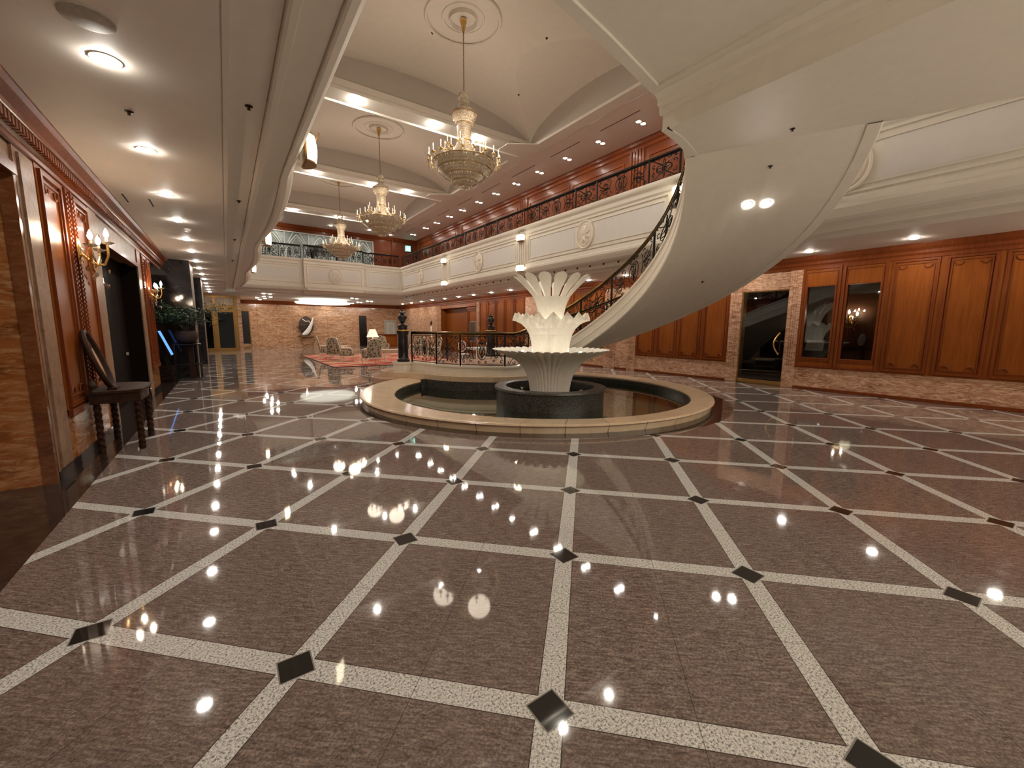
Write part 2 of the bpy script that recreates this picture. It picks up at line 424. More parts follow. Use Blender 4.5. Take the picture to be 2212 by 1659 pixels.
# far gallery front, centre part standing forward
def fy(y0): return [(y0 - x + .95, z) for x, z, w in FP]
mb = MB()
mb.ext_x(fy(27.72), .6, 4.05); mb.ext_x(fy(27.42), 4.05, 7.55); mb.ext_x(fy(27.72), 7.55, 10.5)
for x in (4.05, 7.55): mb.quad(*[(x, y, z) for y, z in ((27.4, 3.98), (27.75, 3.98), (27.75, 5.65), (27.4, 5.65))])
mb.box(4.2, 7.4, 27.3, 27.7, 3.80, 3.90)
mb.quad((4.0, 27.7, 3.79), (7.6, 27.7, 3.79), (7.6, 29, 3.58), (4.0, 29, 3.58))
wf_b = struct('wall_gallery_far', mb, M['plaster'])

def wbox(mb, X, s, y0, y1, z0, z1, d0, d1):
    a, b = X + s * d0, X + s * d1; mb.box(min(a, b), max(a, b), y0, y1, z0, z1)
def wframe(mb, X, s, y0, y1, z0, z1, w, d0, d1):
    wbox(mb, X, s, y0, y1, z0, z0 + w, d0, d1); wbox(mb, X, s, y0, y1, z1 - w, z1, d0, d1)
    wbox(mb, X, s, y0, y0 + w, z0 + w, z1 - w, d0, d1); wbox(mb, X, s, y1 - w, y1, z0 + w, z1 - w, d0, d1)
def fbox(mb, Y, x0, x1, z0, z1, d0, d1): mb.box(x0, x1, Y - d1, Y - d0, z0, z1)
def fframe(mb, Y, x0, x1, z0, z1, w, d0, d1):
    fbox(mb, Y, x0, x1, z0, z0 + w, d0, d1); fbox(mb, Y, x0, x1, z1 - w, z1, d0, d1)
    fbox(mb, Y, x0, x0 + w, z0 + w, z1 - w, d0, d1); fbox(mb, Y, x1 - w, x1, z0 + w, z1 - w, d0, d1)
def oval(mb, cen, ax, ay, nrm, rx, ry, rt, n=36):
    c = Vector(cen); ax, ay = Vector(ax), Vector(ay)
    mb.tube([c + ax * (rx * cos(2 * PI * i / n)) + ay * (ry * sin(2 * PI * i / n)) for i in range(n)], rt, 6, True)
# fascia bays: recessed grey panels, raised frames and a medallion in each
def medallion(mb, c, ax, nrm, r):
    az = (0, 0, 1); A, Nn = Vector(ax), Vector(nrm); Z = Vector(az); c = Vector(c)
    def fn(u, v):
        a = 2 * PI * u; rr = r * (1 - v); h = .045 * (1 - (1 - v) ** 6)
        h += .02 * max(0, sin(4 * a)) * (v > .25) * (v < .8)
        return c + A * (rr * .82 * cos(a)) + Z * (rr * sin(a)) + Nn * h
    mb.grid(fn, 32, 8, cu=True)
    oval(mb, c + Nn * .03, A, Z, Nn, r * .82, r, .035)
    oval(mb, c + Nn * .04, A, Z, Nn, r * .62, r * .78, .018)
    for k in range(8):
        a = 2 * PI * k / 8 + .39
        p = [c + Nn * .05 + A * (.82 * r * q * cos(a)) + Z * (r * q * sin(a)) for q in (.08, .3, .52, .7)]
        mb.tube(p, .05 * r / .4, 5, taper=lambda t: .3 + .9 * sin(PI * min(1, t * .9 + .05)))
    mb.lathe([(0, .07), (.05, .06), (.09, .0)], c, 10)
pf, pp, md = MB(), MB(), MB()
for yc in BAYS:
    y0, y1 = yc - PITCH / 2 + .42, yc + PITCH / 2 - .42
    for a, b in ((y0, yc - .42), (yc + .42, y1)):
        wbox(pp, 10.125, -1, a + .1, b - .1, 4.38, 5.08, 0, .012)
    wframe(pf, 10.125, -1, y0 - .05, y1 + .05, 4.24, 5.27, .045, 0, .04)
    wframe(pf, 10.125, -1, y0 + .08, y1 - .08, 4.36, 5.12, .03, 0, .03)
    medallion(md, (10.11, yc, 4.74), (0, 1, 0), (-1, 0, 0), .44)
pl = MB()
for yb in BEAMS[:3] + [-.38]:
    for k in (-.18, -.06, .06, .18):
        wbox(pl, 10.125, -1, yb + k - .045, yb + k + .045, 4.16, 5.32, 0, .075)
    wbox(pl, 10.125, -1, yb - .28, yb + .28, 4.16, 5.32, 0, .03)
pf.build('panel_frame', M['plaster'], wr_b); pp.build('grey_panel', M['panel'], wr_b)
md.build('medallion', M['satin'], wr_b, smooth=True); pl.build('fluted_pilaster', M['satin'], wr_b)
den = MB(); knob = MB()
for k in range(108):
    y = YB + .3 + k * .31
    den.box(10.53, 10.60, y, y + .17, 3.665, 3.76)
    if k % 2 == 0 and y > 8: knob.lathe([(.001, .0), (.03, 0), (.03, .05)], (10.40, y + .085, 3.715), 10)
den.build('dentil_course', M['plaster'], wr_b); knob.build('soffit_rosette', M['darkwood'], wr_b)
pf, pp, md = MB(), MB(), MB()
for a, b, Y in ((.95, 3.9, 27.74), (4.2, 7.4, 27.44), (7.75, 9.95, 27.74)):
    fframe(pf, Y, a, b, 4.24, 5.27, .06, 0, .04)
    fbox(pp, Y, a + .16, b - .16, 4.42, 5.08, 0, .015)
medallion(md, (5.8, 27.42, 4.74), (1, 0, 0), (0, -1, 0), .44)
pf.build('panel_frame', M['plaster'], wf_b); pp.build('grey_panel', M['panel'], wf_b); md.build('medallion', M['plaster'], wf_b, smooth=True)
pl = MB()
for yb in BEAMS[:3] + [-.38]:
    pl.box(.94, 1.03, yb - .28, yb + .28, 4.16, 5.32)
pl.build('fluted_pilaster', M['satin'], wl_b)

# --- ceilings
mb = MB()
mb.box(-3.2, -.0, YB, YF, ZL, ZL + .06)
mb.box(11.05, XR + .1, YB, YF, ZL, ZL + .06)
def plate_hole(mb, x0, x1, y0, y1, c, r, z, n=64):
    for i in range(n):
        q = []
        for k in (i, i + 1):
            a = 2 * PI * k / n; ca, sa = cos(a), sin(a)
            t = min(((x1 if ca > 0 else x0) - c[0]) / ca if abs(ca) > 1e-9 else 1e9, ((y1 if sa > 0 else y0) - c[1]) / sa if abs(sa) > 1e-9 else 1e9)
            q.append(((c[0] + r * ca, c[1] + r * sa, z), (c[0] + t * ca, c[1] + t * sa, z)))
        (ia, oa), (ib, ob) = q; m = []
        if abs(oa[0] - ob[0]) > 1e-6 and abs(oa[1] - ob[1]) > 1e-6:
            m = [(x0 if min(abs(oa[0] - x0), abs(ob[0] - x0)) < 1e-6 else x1, y0 if min(abs(oa[1] - y0), abs(ob[1] - y0)) < 1e-6 else y1, z)]
        mb.quad(ia, oa, *m, ob, ib)
DC = (5.9, 32.2)
plate_hole(mb, 0, 11.05, 28.65, YF, DC, 1.3, ZL)
clow = struct('ceiling', mb, M['vault'])
mb = MB()
mb.box(10.55, XR + .1, YB, 32.3, ZU, ZU + .05)
mb.box(-3.2, .55, YB, 32.3, ZU, ZU + .05)
mb.box(.5, 10.6, 28.36, 32.3, ZU, ZU + .05)
mb.box(-3.2, XR + .1, YB - .1, -.8, ZU, ZU + .05)
struct('ceiling_gallery', mb, M['vault'])
mb = MB()       # cornice strips edging the vaults
prof = [(10.62, 8.5), (10.62, 8.47), (10.5, 8.44), (10.06, 8.44), (10.02, 8.50), (10.02, 8.60)]
mb.ext_y(prof, YB, 28.4); mb.ext_y([(11.1 - x, z) for x, z in prof], YB, 28.4)
for yb in [-.38] + BEAMS:
    p = [(-.52, 8.66), (-.52, 8.52), (-.40, 8.50), (-.36, 8.44), (.30, 8.44), (.31, 8.38), (.37, 8.375), (.40, 8.50), (.52, 8.52), (.52, 8.66)]
    mb.ext_x([(yb + a, z) for a, z in p], 1.05, 10.05)
    for sx in (-1, 1):        # bracket-shaped plates where the beams meet the side
        poly = [(XC + sx * 3.55, yb - .36), (XC + sx * 4.48, yb - .95), (XC + sx * 5.0, yb - .95), (XC + sx * 5.0, yb + .95), (XC + sx * 4.48, yb + .95), (XC + sx * 3.55, yb + .36)]
        mb.prism(poly if sx > 0 else poly[::-1], 8.425, 8.46)
struct('trim_1', mb, M['plaster'])
A_, RISE, B_ = 4.45, .96, 2.98
def z1(x): return 8.5 + RISE * sqrt(max(0, 1 - (x / A_) ** 2))
def z2(y): return 8.5 + .86 * sqrt(max(0, 1 - (y / B_) ** 2))
mb = MB(); lu = MB()
for yc in BAYS:
    hb = PITCH / 2 - .45
    def xg(y):
        if abs(y) >= B_: return A_
        r = (z2(y) - 8.5) / RISE
        return A_ * sqrt(max(0, 1 - r * r))
    def main(u, v):
        k = int(round(v * 38)); y = -hb if k == 0 else hb if k == 38 else -cos(PI * (k - 1) / 36) * B_
        e = xg(y); s = -cos(PI * u) * e
        return (XC + s, yc + y, z1(s))
    mb.grid(main, 40, 38)
    for sg in (-1, 1):
        def side(u, v):
            y = -cos(PI * v) * B_; e = xg(y); x = e + (A_ - e) * u
            return (XC + sg * x, yc + y, z2(y))
        mb.grid(side, 6, 36)
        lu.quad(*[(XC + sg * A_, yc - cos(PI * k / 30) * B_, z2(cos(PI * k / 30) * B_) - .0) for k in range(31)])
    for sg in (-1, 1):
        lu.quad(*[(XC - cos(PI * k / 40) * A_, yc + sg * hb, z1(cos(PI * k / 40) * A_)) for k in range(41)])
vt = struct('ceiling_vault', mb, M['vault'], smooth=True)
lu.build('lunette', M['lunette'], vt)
md = MB()
for yc in BAYS:
    z = 9.455
    md.lathe([(.30, .01), (.34, -.10), (.36, -.10), (.37, .01)], (XC, yc, z), 32)
    md.lathe([(.0, .04), (.34, .04)], (XC, yc, z), 32)
    md.lathe([(.50, .01), (.50, -.025), (.54, -.03), (.56, .01)], (XC, yc, z), 36)
    md.lathe([(.90, -.01), (.91, -.05), (.97, -.05), (.99, -.01)], (XC, yc, z - .012), 40)
md.build('ceiling_rose', M['vault'], vt, smooth=True)
for yc in BAYS[1:]:
    pass
# gallery floors
mb = MB()
mb.box(10.15, XR + .1, YB, 32.3, 5.56, 5.64); mb.box(-3.2, .8, YB, 32.3, 5.56, 5.64); mb.box(.8, 10.2, 27.85, 32.3, 5.56, 5.64)
struct('floor_gallery', mb, M['redcarpet'])

# --- right wall
SEC = [(-5, -3.0, 'w'), (-3.0, -2.13, 'w'), (-2.13, -1.3, 'w'), (-1.3, -.42, 'w'), (-.42, .44, 'w'), (.44, 1.28, 'w'), (1.28, 2.13, 'w'), (2.13, 3.02, 'w'), (3.02, 3.92, 'g'), (3.92, 4.80, 'g'), (4.80, 5.10, 'p'), (5.10, 6.38, 'D'), (6.38, 6.72, 'p'),
       (6.72, 7.62, 'w'), (7.62, 8.50, 'w'), (8.50, 9.40, 'w'), (9.40, 10.28, 'w'), (10.28, 10.66, 'p'), (10.66, 11.3, 'm'), (11.3, 11.9, 'p'), (11.9, 12.9, 'w'), (12.9, 13.9, 'w'), (13.9, 14.9, 'w'), (14.9, 15.9, 'w'), (15.9, 17.5, 'm'),
       (17.5, 18.45, 'w'), (18.45, 19.4, 'w'), (19.4, 20.35, 'w'), (20.35, 21.3, 'w'), (21.3, 22.25, 'w'), (22.25, 22.6, 'p'), (22.6, 25.2, 'o'), (25.2, 27.9, 'o'), (27.9, 28.5, 'p'), (28.5, 36.5, 'm')]
w, ma, pi_, mo = MB(), MB(), MB(), MB()
def carved_panel(mo, X, s, y0, y1, z0, z1):
    wframe(mo, X, s, y0 + .05, y1 - .05, z0, z1, .05, 0, .030)
    wframe(mo, X, s, y0 + .125, y1 - .125, z0 + .09, z1 - .09, .022, 0, .016)
    for yy, sy in ((y0 + .17, 1), (y1 - .17, -1)):
        for zz, sz in ((z0 + .14, 1), (z1 - .14, -1)):
            mo.tube([(X + s * .012, yy + sy * (.055 - .055 * cos(a)) * 1.2, zz + sz * .055 * sin(a) * 1.3) for a in [PI * k / 8 for k in range(9)]], .010, 4)
for y0, y1, k in SEC:
    if k == 'D': wbox(ma, XR, -1, y0, y1, 2.76, 3.40, -.3, 0); continue
    if k == 'g':
        wbox(ma, XR, -1, y0, y1, 0, .60, -.3, 0)
        wbox(w, XR, -1, y0, y1, .60, .85, -.12, .02); wbox(w, XR, -1, y0, y1, 2.78, 3.40, -.12, .02)
        wbox(w, XR, -1, y0, y0 + .12, .85, 2.78, -.12, .02); wbox(w, XR, -1, y1 - .12, y1, .85, 2.78, -.12, .02)
        wframe(mo, XR, -1, y0 + .02, y1 - .02, .62, 3.27, .05, .02, .045)
        wframe(mo, XR, -1, y0 + .09, y1 - .09, .80, 3.16, .018, .02, .035)
        continue
    if k == 'w':
        wbox(ma, XR, -1, y0, y1, 0, .60, -.2, 0); wbox(w, XR, -1, y0, y1, .60, 3.40, -.2, .012)
        carved_panel(mo, XR - .012, -1, y0, y1, .64, 3.24)
    if k == 'p':
        wbox(pi_, XR, -1, y0, y1, 0, 3.36, -.3, .03)
        n = int((y1 - y0 - .08) / .045)
        for i in range(n):
            yy = y0 + .04 + (y1 - y0 - .08) * i / n
            wbox(pi_, XR, -1, yy + .008, yy + .032, .45, 3.25, .03, .045)
    if k == 'm': wbox(ma, XR, -1, y0, y1, 0, 3.40, -.3, 0)
    if k == 'o':
        wbox(w, XR, -1, y0, y1, 0, 3.30, -.9, -.5); wbox(w, XR, -1, y0, y1, 3.0, 3.4, -.9, -.02)
        if y1 > 27: wbox(w, XR, -1, y1 - .02, y1 + .1, 0, 3.4, -.9, -.02)
        else: wbox(w, XR, -1, y0 - .1, y0 + .02, 0, 3.4, -.9, -.02)
wr = struct('wall_right', w, M['wood'])
ma.build('marble_dado', M['rose_marble'], wr); pi_.build('fluted_pier', M['rose_marble'], wr); mo.build('panel_moulding', M['wood_dark'], wr)
mb = MB(); cp = [(0, 3.24), (-.03, 3.25), (-.035, 3.32), (-.07, 3.36), (-.075, 3.42), (-.13, 3.48), (-.15, 3.55), (-.15, 3.59), (0, 3.59)]
mb.ext_y([(XR + a - .005, z) for a, z in cp], YB, YF)
mb.build('cornice', M['wood_dark'], wr)
mb = MB(); wbox(mb, XR, -1, YB, 5.1, 0, .07, 0, .02); wbox(mb, XR, -1, 6.38, YF, 0, .07, 0, .02)
struct('baseboard_right', mb, M['wood_dark'])
# recessed cabinet with a shelf and a framed picture-door in the opening
mb = MB()
wbox(mb, XR, -1, 22.62, 23.9, 0, 3.2, -.5, -.1); mb.build('recessed_door_case', M['wood'], wr)
mb = MB(); wbox(mb, XR, -1, 22.6, 24.0, 2.85, 2.95, -.1, .0); wbox(mb, XR, -1, 22.6, 24.0, 3.0, 3.12, -.1, .04); wbox(mb, XR, -1, 24.0, 24.05, 0, 3.0, -.5, -.1); wbox(mb, XR, -1, 24.05, 24.6, 1.85, 1.92, -.5, -.2)
wframe(mb, XR, -1, 22.7, 23.85, .02, 2.82, .09, -.1, -.05); mb.build('door_case_trim', M['wood_dark'], wr)

# upper right wall
w, mo = MB(), MB()
wbox(w, XR, -1, YB, 32.3, 5.64, 8.5, -.1, 0)
y = -4.0
for k in range(16):
    if k % 3 == 0:
        for i in range(5): wbox(mo, XR, -1, y + .10 + i * .14, y + .19 + i * .14, 5.7, 8.4, 0, .05)
        y += .95; continue
    wframe(mo, XR, -1, y + .08, y + 3.0, 7.85 - 2.1, 7.92, .06, 0, .03); wframe(mo, XR, -1, y + .3, y + 2.8, 6.0, 7.72, .04, 0, .02)
    y += 3.07
    if y > 31.5: break
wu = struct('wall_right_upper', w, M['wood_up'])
mo.build('panel_moulding', M['wood_dark'], wu)
mb = MB(); mb.ext_y([(XR + a, z) for a, z in ((0, 8.16), (-.04, 8.2), (-.05, 8.3), (-.10, 8.36), (-.12, 8.47), (-.12, 8.5), (0, 8.5))], YB, 32.3); mb.build('cornice', M['wood_dark'], wu)

# --- door_1: dark glass door in the right wall
mb = MB(); wframe(mb, XR, -1, 5.10, 6.38, .0, 2.76, .03, -.08, -.02)
d1 = struct('door_1', mb, M['gold'])
mb = MB(); wbox(mb, XR, -1, 5.13, 6.35, .13, 2.73, -.06, -.045); mb.build('pane', M['glass'], d1)
mb = MB(); wbox(mb, XR, -1, 5.13, 6.35, .02, .13, -.07, -.03); mb.build('bottom_rail', M['brass'], d1)
mb = MB(); mb.tube([(XR - .02 - .11 * sin(PI * k / 14), 5.24 + .10 * sin(PI * k / 14), .92 + .62 * k / 14) for k in range(15)], .021, 8)
for z in (.95, 1.51): mb.lathe([(0, -.03), (.03, -.02), (.03, .02), (0, .03)], (XR - .03, 5.25, z), 10)
mb.box(XR - .06, XR + .05, 5.30, 5.33, 1.30, 1.33); mb.build('handle', M['brass'], d1)
# two windows in the wood panelling
for k, (y0, y1) in enumerate(((3.14, 3.80), (4.04, 4.68))):
    mb = MB(); wframe(mb, XR, -1, y0 - .02, y1 + .02, .85, 2.80, .03, -.03, .03)
    o = struct('window_%d' % (k + 1), mb, M['wood_dark'])
    mb = MB(); wbox(mb, XR, -1, y0, y1, .86, 2.79, -.06, -.05); mb.build('pane', M['glass'], o)
# dim room behind the glass
mb = MB()
mb.box(15.6, 15.7, .5, 8.5, 0, 3.5); mb.box(13.36, 15.7, .4, .5, 0, 3.5); mb.box(13.36, 15.7, 8.5, 8.6, 0, 3.5); mb.box(13.1, 15.7, .4, 8.6, 3.45, 3.5); mb.box(13.1, 15.7, .4, 8.6, -.06, -.005)
struct('wall_back_room', mb, M['darkwood'])

# --- left wall
w, ma, pi_, mo = MB(), MB(), MB(), MB()
S = 1
pi_.box(-3.0, XL, 5.92, 6.42, 0, 3.3)                               # pier whose near face looks at the camera
wbox(pi_, XL, S, 6.0, 6.34, .12, 3.2, 0, .02)
jm = MB(); jm.box(-3.0, XL - .10, 5.88, 5.93, 0, 3.02); jm.box(-3.0, XL - .02, 5.90, 5.93, 3.02, 3.3)
jf = MB(); jf.box(XL - .10, XL + .0, 5.86, 5.93, 0, 3.02)
for a, b in ((6.42, 7.22), (7.22, 7.52), (7.52, 8.34), (12.62, 13.98)):
    wbox(ma, XL, S, a, b, 0, .60, -.2, 0); wbox(w, XL, S, a, b, .60, 3.3, -.2, .01)
for a, b in ((6.42, 7.20), (7.56, 8.32), (12.75, 13.3), (13.4, 13.95)):
    carved_panel(mo, XL + .01, S, a, b, .68, 3.2)
for a in (7.24, 7.46, 12.66):
    wbox(mo, XL, S, a, a + .05, .66, 3.22, .01, .045)
    for k in range(46): wbox(mo, XL, S, a + .008, a + .042, .74 + k * .053, .765 + k * .053, .045, .06)
wbox(mo, XL, S, 6.42, 8.34, .58, .66, .0, .05); wbox(mo, XL, S, 12.62, 13.98, .58, .66, 0, .05)
wbox(pi_, XL, S, 8.34, 8.80, 0, 3.3, -.3, .02); wbox(pi_, XL, S, 12.20, 12.62, 0, 3.3, -.3, .02)
wbox(pi_, XL, S, 8.80, 12.20, 2.92, 3.3, -.3, 0)                    # lintel over the dark opening
wbox(pi_, XL, S, -5, 5.90, 3.02, 3.3, -.3, -.02)
wbox(mo, XL, S, 8.80, 12.20, 2.86, 2.94, -.1, .035); wbox(mo, XL, S, -5, 5.90, 2.96, 3.06, -.1, .02)
wl = struct('wall_left', w, M['wood'])
ma.build('marble_dado', M['orange_marble'], wl); pi_.build('marble_pier', M['pier_marble'], wl); mo.build('panel_moulding', M['wood_dark'], wl)
jm.build('marble_jamb', M['orange_marble'], wl); jf.build('jamb_edge', M['brown_marble'], wl)
mb = MB(); cp = [(0, 3.24), (.03, 3.25), (.035, 3.30), (.07, 3.31), (.075, 3.40), (.12, 3.42), (.125, 3.46), (.19, 3.52), (.22, 3.56), (.22, 3.585), (0, 3.585)]
mb.ext_y([(XL + a, z) for a, z in cp], YB, 16.2, True)
mb.build('cornice', M['wood_dark'], wl)
mb = MB()
for k in range(180):
    y = 2.0 + k * .078
    if y > 16: break
    wbox(mb, XL, S, y, y + .045, 3.315, 3.395, .07, .115)
mb.build('dentil_course', M['wood_dark'], wl)
mb = MB(); wbox(mb, XL, S, 5.93, 8.8, 0, .10, 0, .012); wbox(mb, XL, S, 12.2, 13.98, 0, .1, 0, .012)
struct('baseboard_left', mb, M['black_marble'])
mb = MB()       # deeper left side: recess walls, end of the wood wall, back of near opening
mb.box(-3.1, -3.0, YB, 5.9, 0, 3.58); mb.box(-3.1, -3.0, 13.9, 33.2, 0, 3.58); mb.box(-3.1, -2.9, YB, 32.3, 5.6, 8.5)
wrec = struct('wall_left_recess', mb, M['orange_marble'])
mb = MB(); mb.box(-3.0, XL - .001, 13.93, 13.98, 0, 3.3); mb.build('wall_end', M['wood'], wrec)
mb = MB()
for y in (15.0, 17.9, 20.0): mb.box(-2.99, -2.93, y, y + .08, 0, 3.4)
mb.build('upright_moulding', M['wood_dark'], wrec)
# dark opening with a near-black door
mb = MB(); wbox(mb, XL, S, 8.8, 12.2, 0, 2.92, -.32, -.27)
d2 = struct('door_2', mb, M['doorpaint'])
mb = MB(); wbox(mb, XL, S, 8.80, 8.86, 0, 2.92, -.27, 0); wbox(mb, XL, S, 12.14, 12.2, 0, 2.92, -.27, 0); mb.build('door_frame', M['doorpaint'], d2)
mb = MB(); wbox(mb, XL, S, 10.48, 10.50, .02, 2.85, -.27, -.262); mb.build('door_gap', M['black'], d2)
mb = MB(); mb.lathe([(0, .04), (.035, .03), (.035, -.03), (0, -.04)], (XL - .22, 11.5, 1.02), 12); mb.tube([(XL - .27, 11.5, 1.02), (XL - .2, 11.5, 1.02)], .012, 6); mb.build('door_knob', M['chrome'], d2)

# --- back wall behind the camera, upper part only, open below for the world fill
mb = MB(); mb.box(-3.2, 13.2, YB - .1, YB, 5.0, 8.55)
struct('wall_near', mb, M['plaster'])

# --- far wall, lower
mb = MB(); mb.box(.9, XR + .1, YF, YF + .1, 0, 3.4)
wf = struct('wall_far', mb, M['far_marble'])
mb = MB(); mb.ext_x([(YF, 3.3), (YF - .06, 3.32), (YF - .08, 3.45), (YF - .14, 3.59), (YF, 3.59)], .9, XR); mb.build('cornice', M['wood_dark'], wf)
mb = MB()
for x in (2.0, 4.4, 6.9, 9.3): mb.box(x, x + .012, YF - .004, YF, 0, 3.3)
for z in (.8, 1.6, 2.4): mb.box(.9, 13, YF - .003, YF, z, z + .008)
mb.build('marble_joint', M['wood_dark'], wf)
mb = MB(); fbox(mb, YF, .98, 1.50, .35, 2.75, 0, .02); mb.build('dark_glass_panel', M['black'], wf)
mb = MB(); fframe(mb, YF, .92, 1.56, .05, 2.82, .07, 0, .03); mb.build('panel_frame', M['gold'], wf)
mb = MB(); fbox(mb, YF, 9.42, 10.05, .02, 2.62, .02, .06); o = mb.build('dark_niche', M['black'], wf)
mb = MB(); fbox(mb, YF, 11.72, 12.56, 0, 2.16, 0, .05); d4 = struct('door_4', mb, M['greydoor'])
mb = MB(); fframe(mb, YF, 11.60, 12.68, 0, 2.28, .09, 0, .08); mb.build('door_frame', M['greydoor'], d4)
mb = MB(); fframe(mb, YF, 11.86, 12.44, .2, 2.02, .03, .05, .06); mb.build('door_panel', M['panel'], d4)
# upper far wall: veneer with etched gothic glazing
mb = MB()
mb.box(-3.1, 2.2, 32.2, 32.3, 5.64, 8.5); mb.box(9.6, XR, 32.2, 32.3, 5.64, 8.5); mb.box(2.2, 9.6, 32.2, 32.3, 8.02, 8.5)
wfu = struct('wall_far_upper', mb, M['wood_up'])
mb = MB(); fframe(mb, 32.2, 11.3, 12.85, 6.2, 8.1, .05, 0, .03); fbox(mb, 32.2, 11.0, 11.1, 5.7, 8.4, 0, .12)
mb.ext_x([(32.2, 8.25), (32.14, 8.3), (32.08, 8.45), (32.08, 8.5), (32.2, 8.5)], -3, XR); mb.build('panel_moulding', M['wood_dark'], wfu)
mb = MB(); fframe(mb, 32.2, 2.2, 9.6, 5.64, 8.04, .05, -.02, .03)
for x in (3.68, 5.16, 6.64, 8.12): fbox(mb, 32.2, x - .022, x + .022, 5.68, 8.0, -.02, .03)
w3 = struct('window_3', mb, M['etch_line'])
mb = MB(); mb.quad((2.2, 32.24, 5.64), (9.6, 32.24, 5.64), (9.6, 32.24, 8.02), (2.2, 32.24, 8.02)); mb.build('pane', M['etched'], w3)
mb = MB()
for k in range(5):
    c = 2.94 + k * 1.48
    for sg in (-1, 1):
        for d, r in ((0, .045), (.16, .02)):
            mb.tube([(c + sg * (.72 - d - (.72 - d) * q ** 1.5), 32.21, 6.1 + (1.75 - d) * q ** .62) for q in [i / 12 for i in range(13)]], r, 4)
        mb.tube([(c + sg * .36, 32.21, 5.7), (c + sg * .36, 32.21, 6.9)], .025, 4)
        mb.tube([(c + sg * .55, 32.21, 7.3), (c + sg * .2, 32.21, 7.98)], .035, 4)
    oval(mb, (c, 32.21, 6.3), (1, 0, 0), (0, 0, 1), (0, -1, 0), .2, .28, .03, 20)
    fbox(mb, 32.22, c - .66, c + .66, 5.72, 5.82, 0, .02)
mb.build('etched_tracery', M['etch_line'], w3)

# --- gold entrance at the far left
YE = 32.6
mb = MB()
for x in (-3.0, -1.6, -.52, .62): fbox(mb, YE, x - .07, x + .07, 0, 3.58, -.05, .12)
fbox(mb, YE, -3.0, .69, 2.62, 2.95, 0, .08); fbox(mb, YE, -3.0, .69, 3.44, 3.58, 0, .10); fbox(mb, YE, -3.0, .69, 0, .12, 0, .06)
for a, b in ((-2.93, -1.67), (-1.53, -.59), (-.45, .55)): fframe(mb, YE, a, b, .12, 2.62, .09, .0, .05)
d3 = struct('door_3', mb, M['gold'])
mb = MB(); mb.box(-2.95, .55, YE - .02, YE - .008, .15, 2.6); mb.build('pane', M['glass'], d3)
mb = MB()
for k in range(11):
    c = -2.75 + k * .32; oval(mb, (c, YE - .03, 3.19), (1, 0, 0), (0, 0, 1), (0, -1, 0), .11, .22, .022, 16)
fbox(mb, YE, -2.95, .55, 2.95, 3.44, -.02, -.01); mb.build('transom_fretwork', M['cream'], d3)
mb = MB()
for x in (-.66, -.40): mb.tube([(x, YE - .10, .9), (x, YE - .10, 1.7)], .02, 6)
mb.build('handle', M['brass'], d3)
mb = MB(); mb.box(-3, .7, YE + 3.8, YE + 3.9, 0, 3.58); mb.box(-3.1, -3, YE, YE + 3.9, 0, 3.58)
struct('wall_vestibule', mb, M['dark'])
mb = MB(); mb.box(.70, .92, YE, YF, 0, 3.58); struct('wall_vestibule_side', mb, M['far_marble'])
# dark marble piers standing along the left aisle
for k, (x0, x1, y0, y1) in enumerate(((-1.95, -.78, 16.15, 17.4), (-1.95, -.72, 21.5, 22.7))):
    mb = MB(); mb.box(x0, x1, y0, y1, 0, 3.58)
    o = struct('wall_pier' if k == 0 else 'wall_pier_far', mb, M['black_marble'])
    mb = MB(); mb.box(x1, x1 + .012, y0, y1, 0, 3.5); mb.build('bronze_facing', M['bronze'], o)
    mb = MB()
    for z in (.9, 1.8, 2.7): mb.box(x0, x1, y0 - .004, y0, z, z + .012)
    mb.build('marble_joint', M['dark'], o)

# ------------------------------------------------------------------ the curved staircase, its landing and the pool
SCX, SCY, RI, RO, PHE, ZE, SA, SB = 5.475, 6.715, 2.623, 5.154, -1.127, 4.5, 2.445, -.1987
TEND = 2.12
def zb(t): return ZE - SA * t - SB * t * t
def hel(t, r, dz=0): return (SCX + r * cos(PHE + t), SCY + r * sin(PHE + t), zb(t) + dz)
st = thing('curved_staircase', 'white curved staircase sweeping up around the fountain to the landing', 'staircase', (7.4, 9.6, 0))
sof = MB(); NTT = 60
def tt(i): return TEND * i / NTT
for i in range(NTT):
    a, b = tt(i), tt(i + 1)
    for r0, r1, d in ((RI, RI + .13, -.02), (RI + .13, RO - .16, 0), (RO - .16, RO, -.02)):
        n = 1 if r1 - r0 < .5 else 6
        for k in range(n):
            ra, rb2 = r0 + (r1 - r0) * k / n, r0 + (r1 - r0) * (k + 1) / n
            sof.quad(hel(a, ra, d), hel(b, ra, d), hel(b, rb2, d), hel(a, rb2, d))
    for r in (RI + .13, RO - .16): sof.quad(hel(a, r, -.02), hel(b, r, -.02), hel(b, r, 0), hel(a, r, 0))
sof.build('soffit', M['plaster'], st, smooth=True)
def stringer(mb, R, sg):
    prof = [(.0, -.02), (-.02, .0), (-.02, .05), (0, .07), (0, .20), (-.014, .22), (-.014, .25), (0, .27), (0, .43), (-.03, .45), (-.03, .50), (.16, .50), (.16, .28)]
    for i in range(NTT):
        a, b = tt(i), tt(i + 1)
        for j in range(len(prof) - 1):
            p, q = prof[j], prof[j + 1]
            mb.quad(hel(a, R + sg * p[0], p[1]), hel(b, R + sg * p[0], p[1]), hel(b, R + sg * q[0], q[1]), hel(a, R + sg * q[0], q[1]))
mb = MB(); stringer(mb, RI, 1); mb.build('inner_stringer', M['satin'], st)
mb = MB(); stringer(mb, RO, -1); mb.build('outer_stringer', M['satin'], st)
mb = MB()
nst = 27
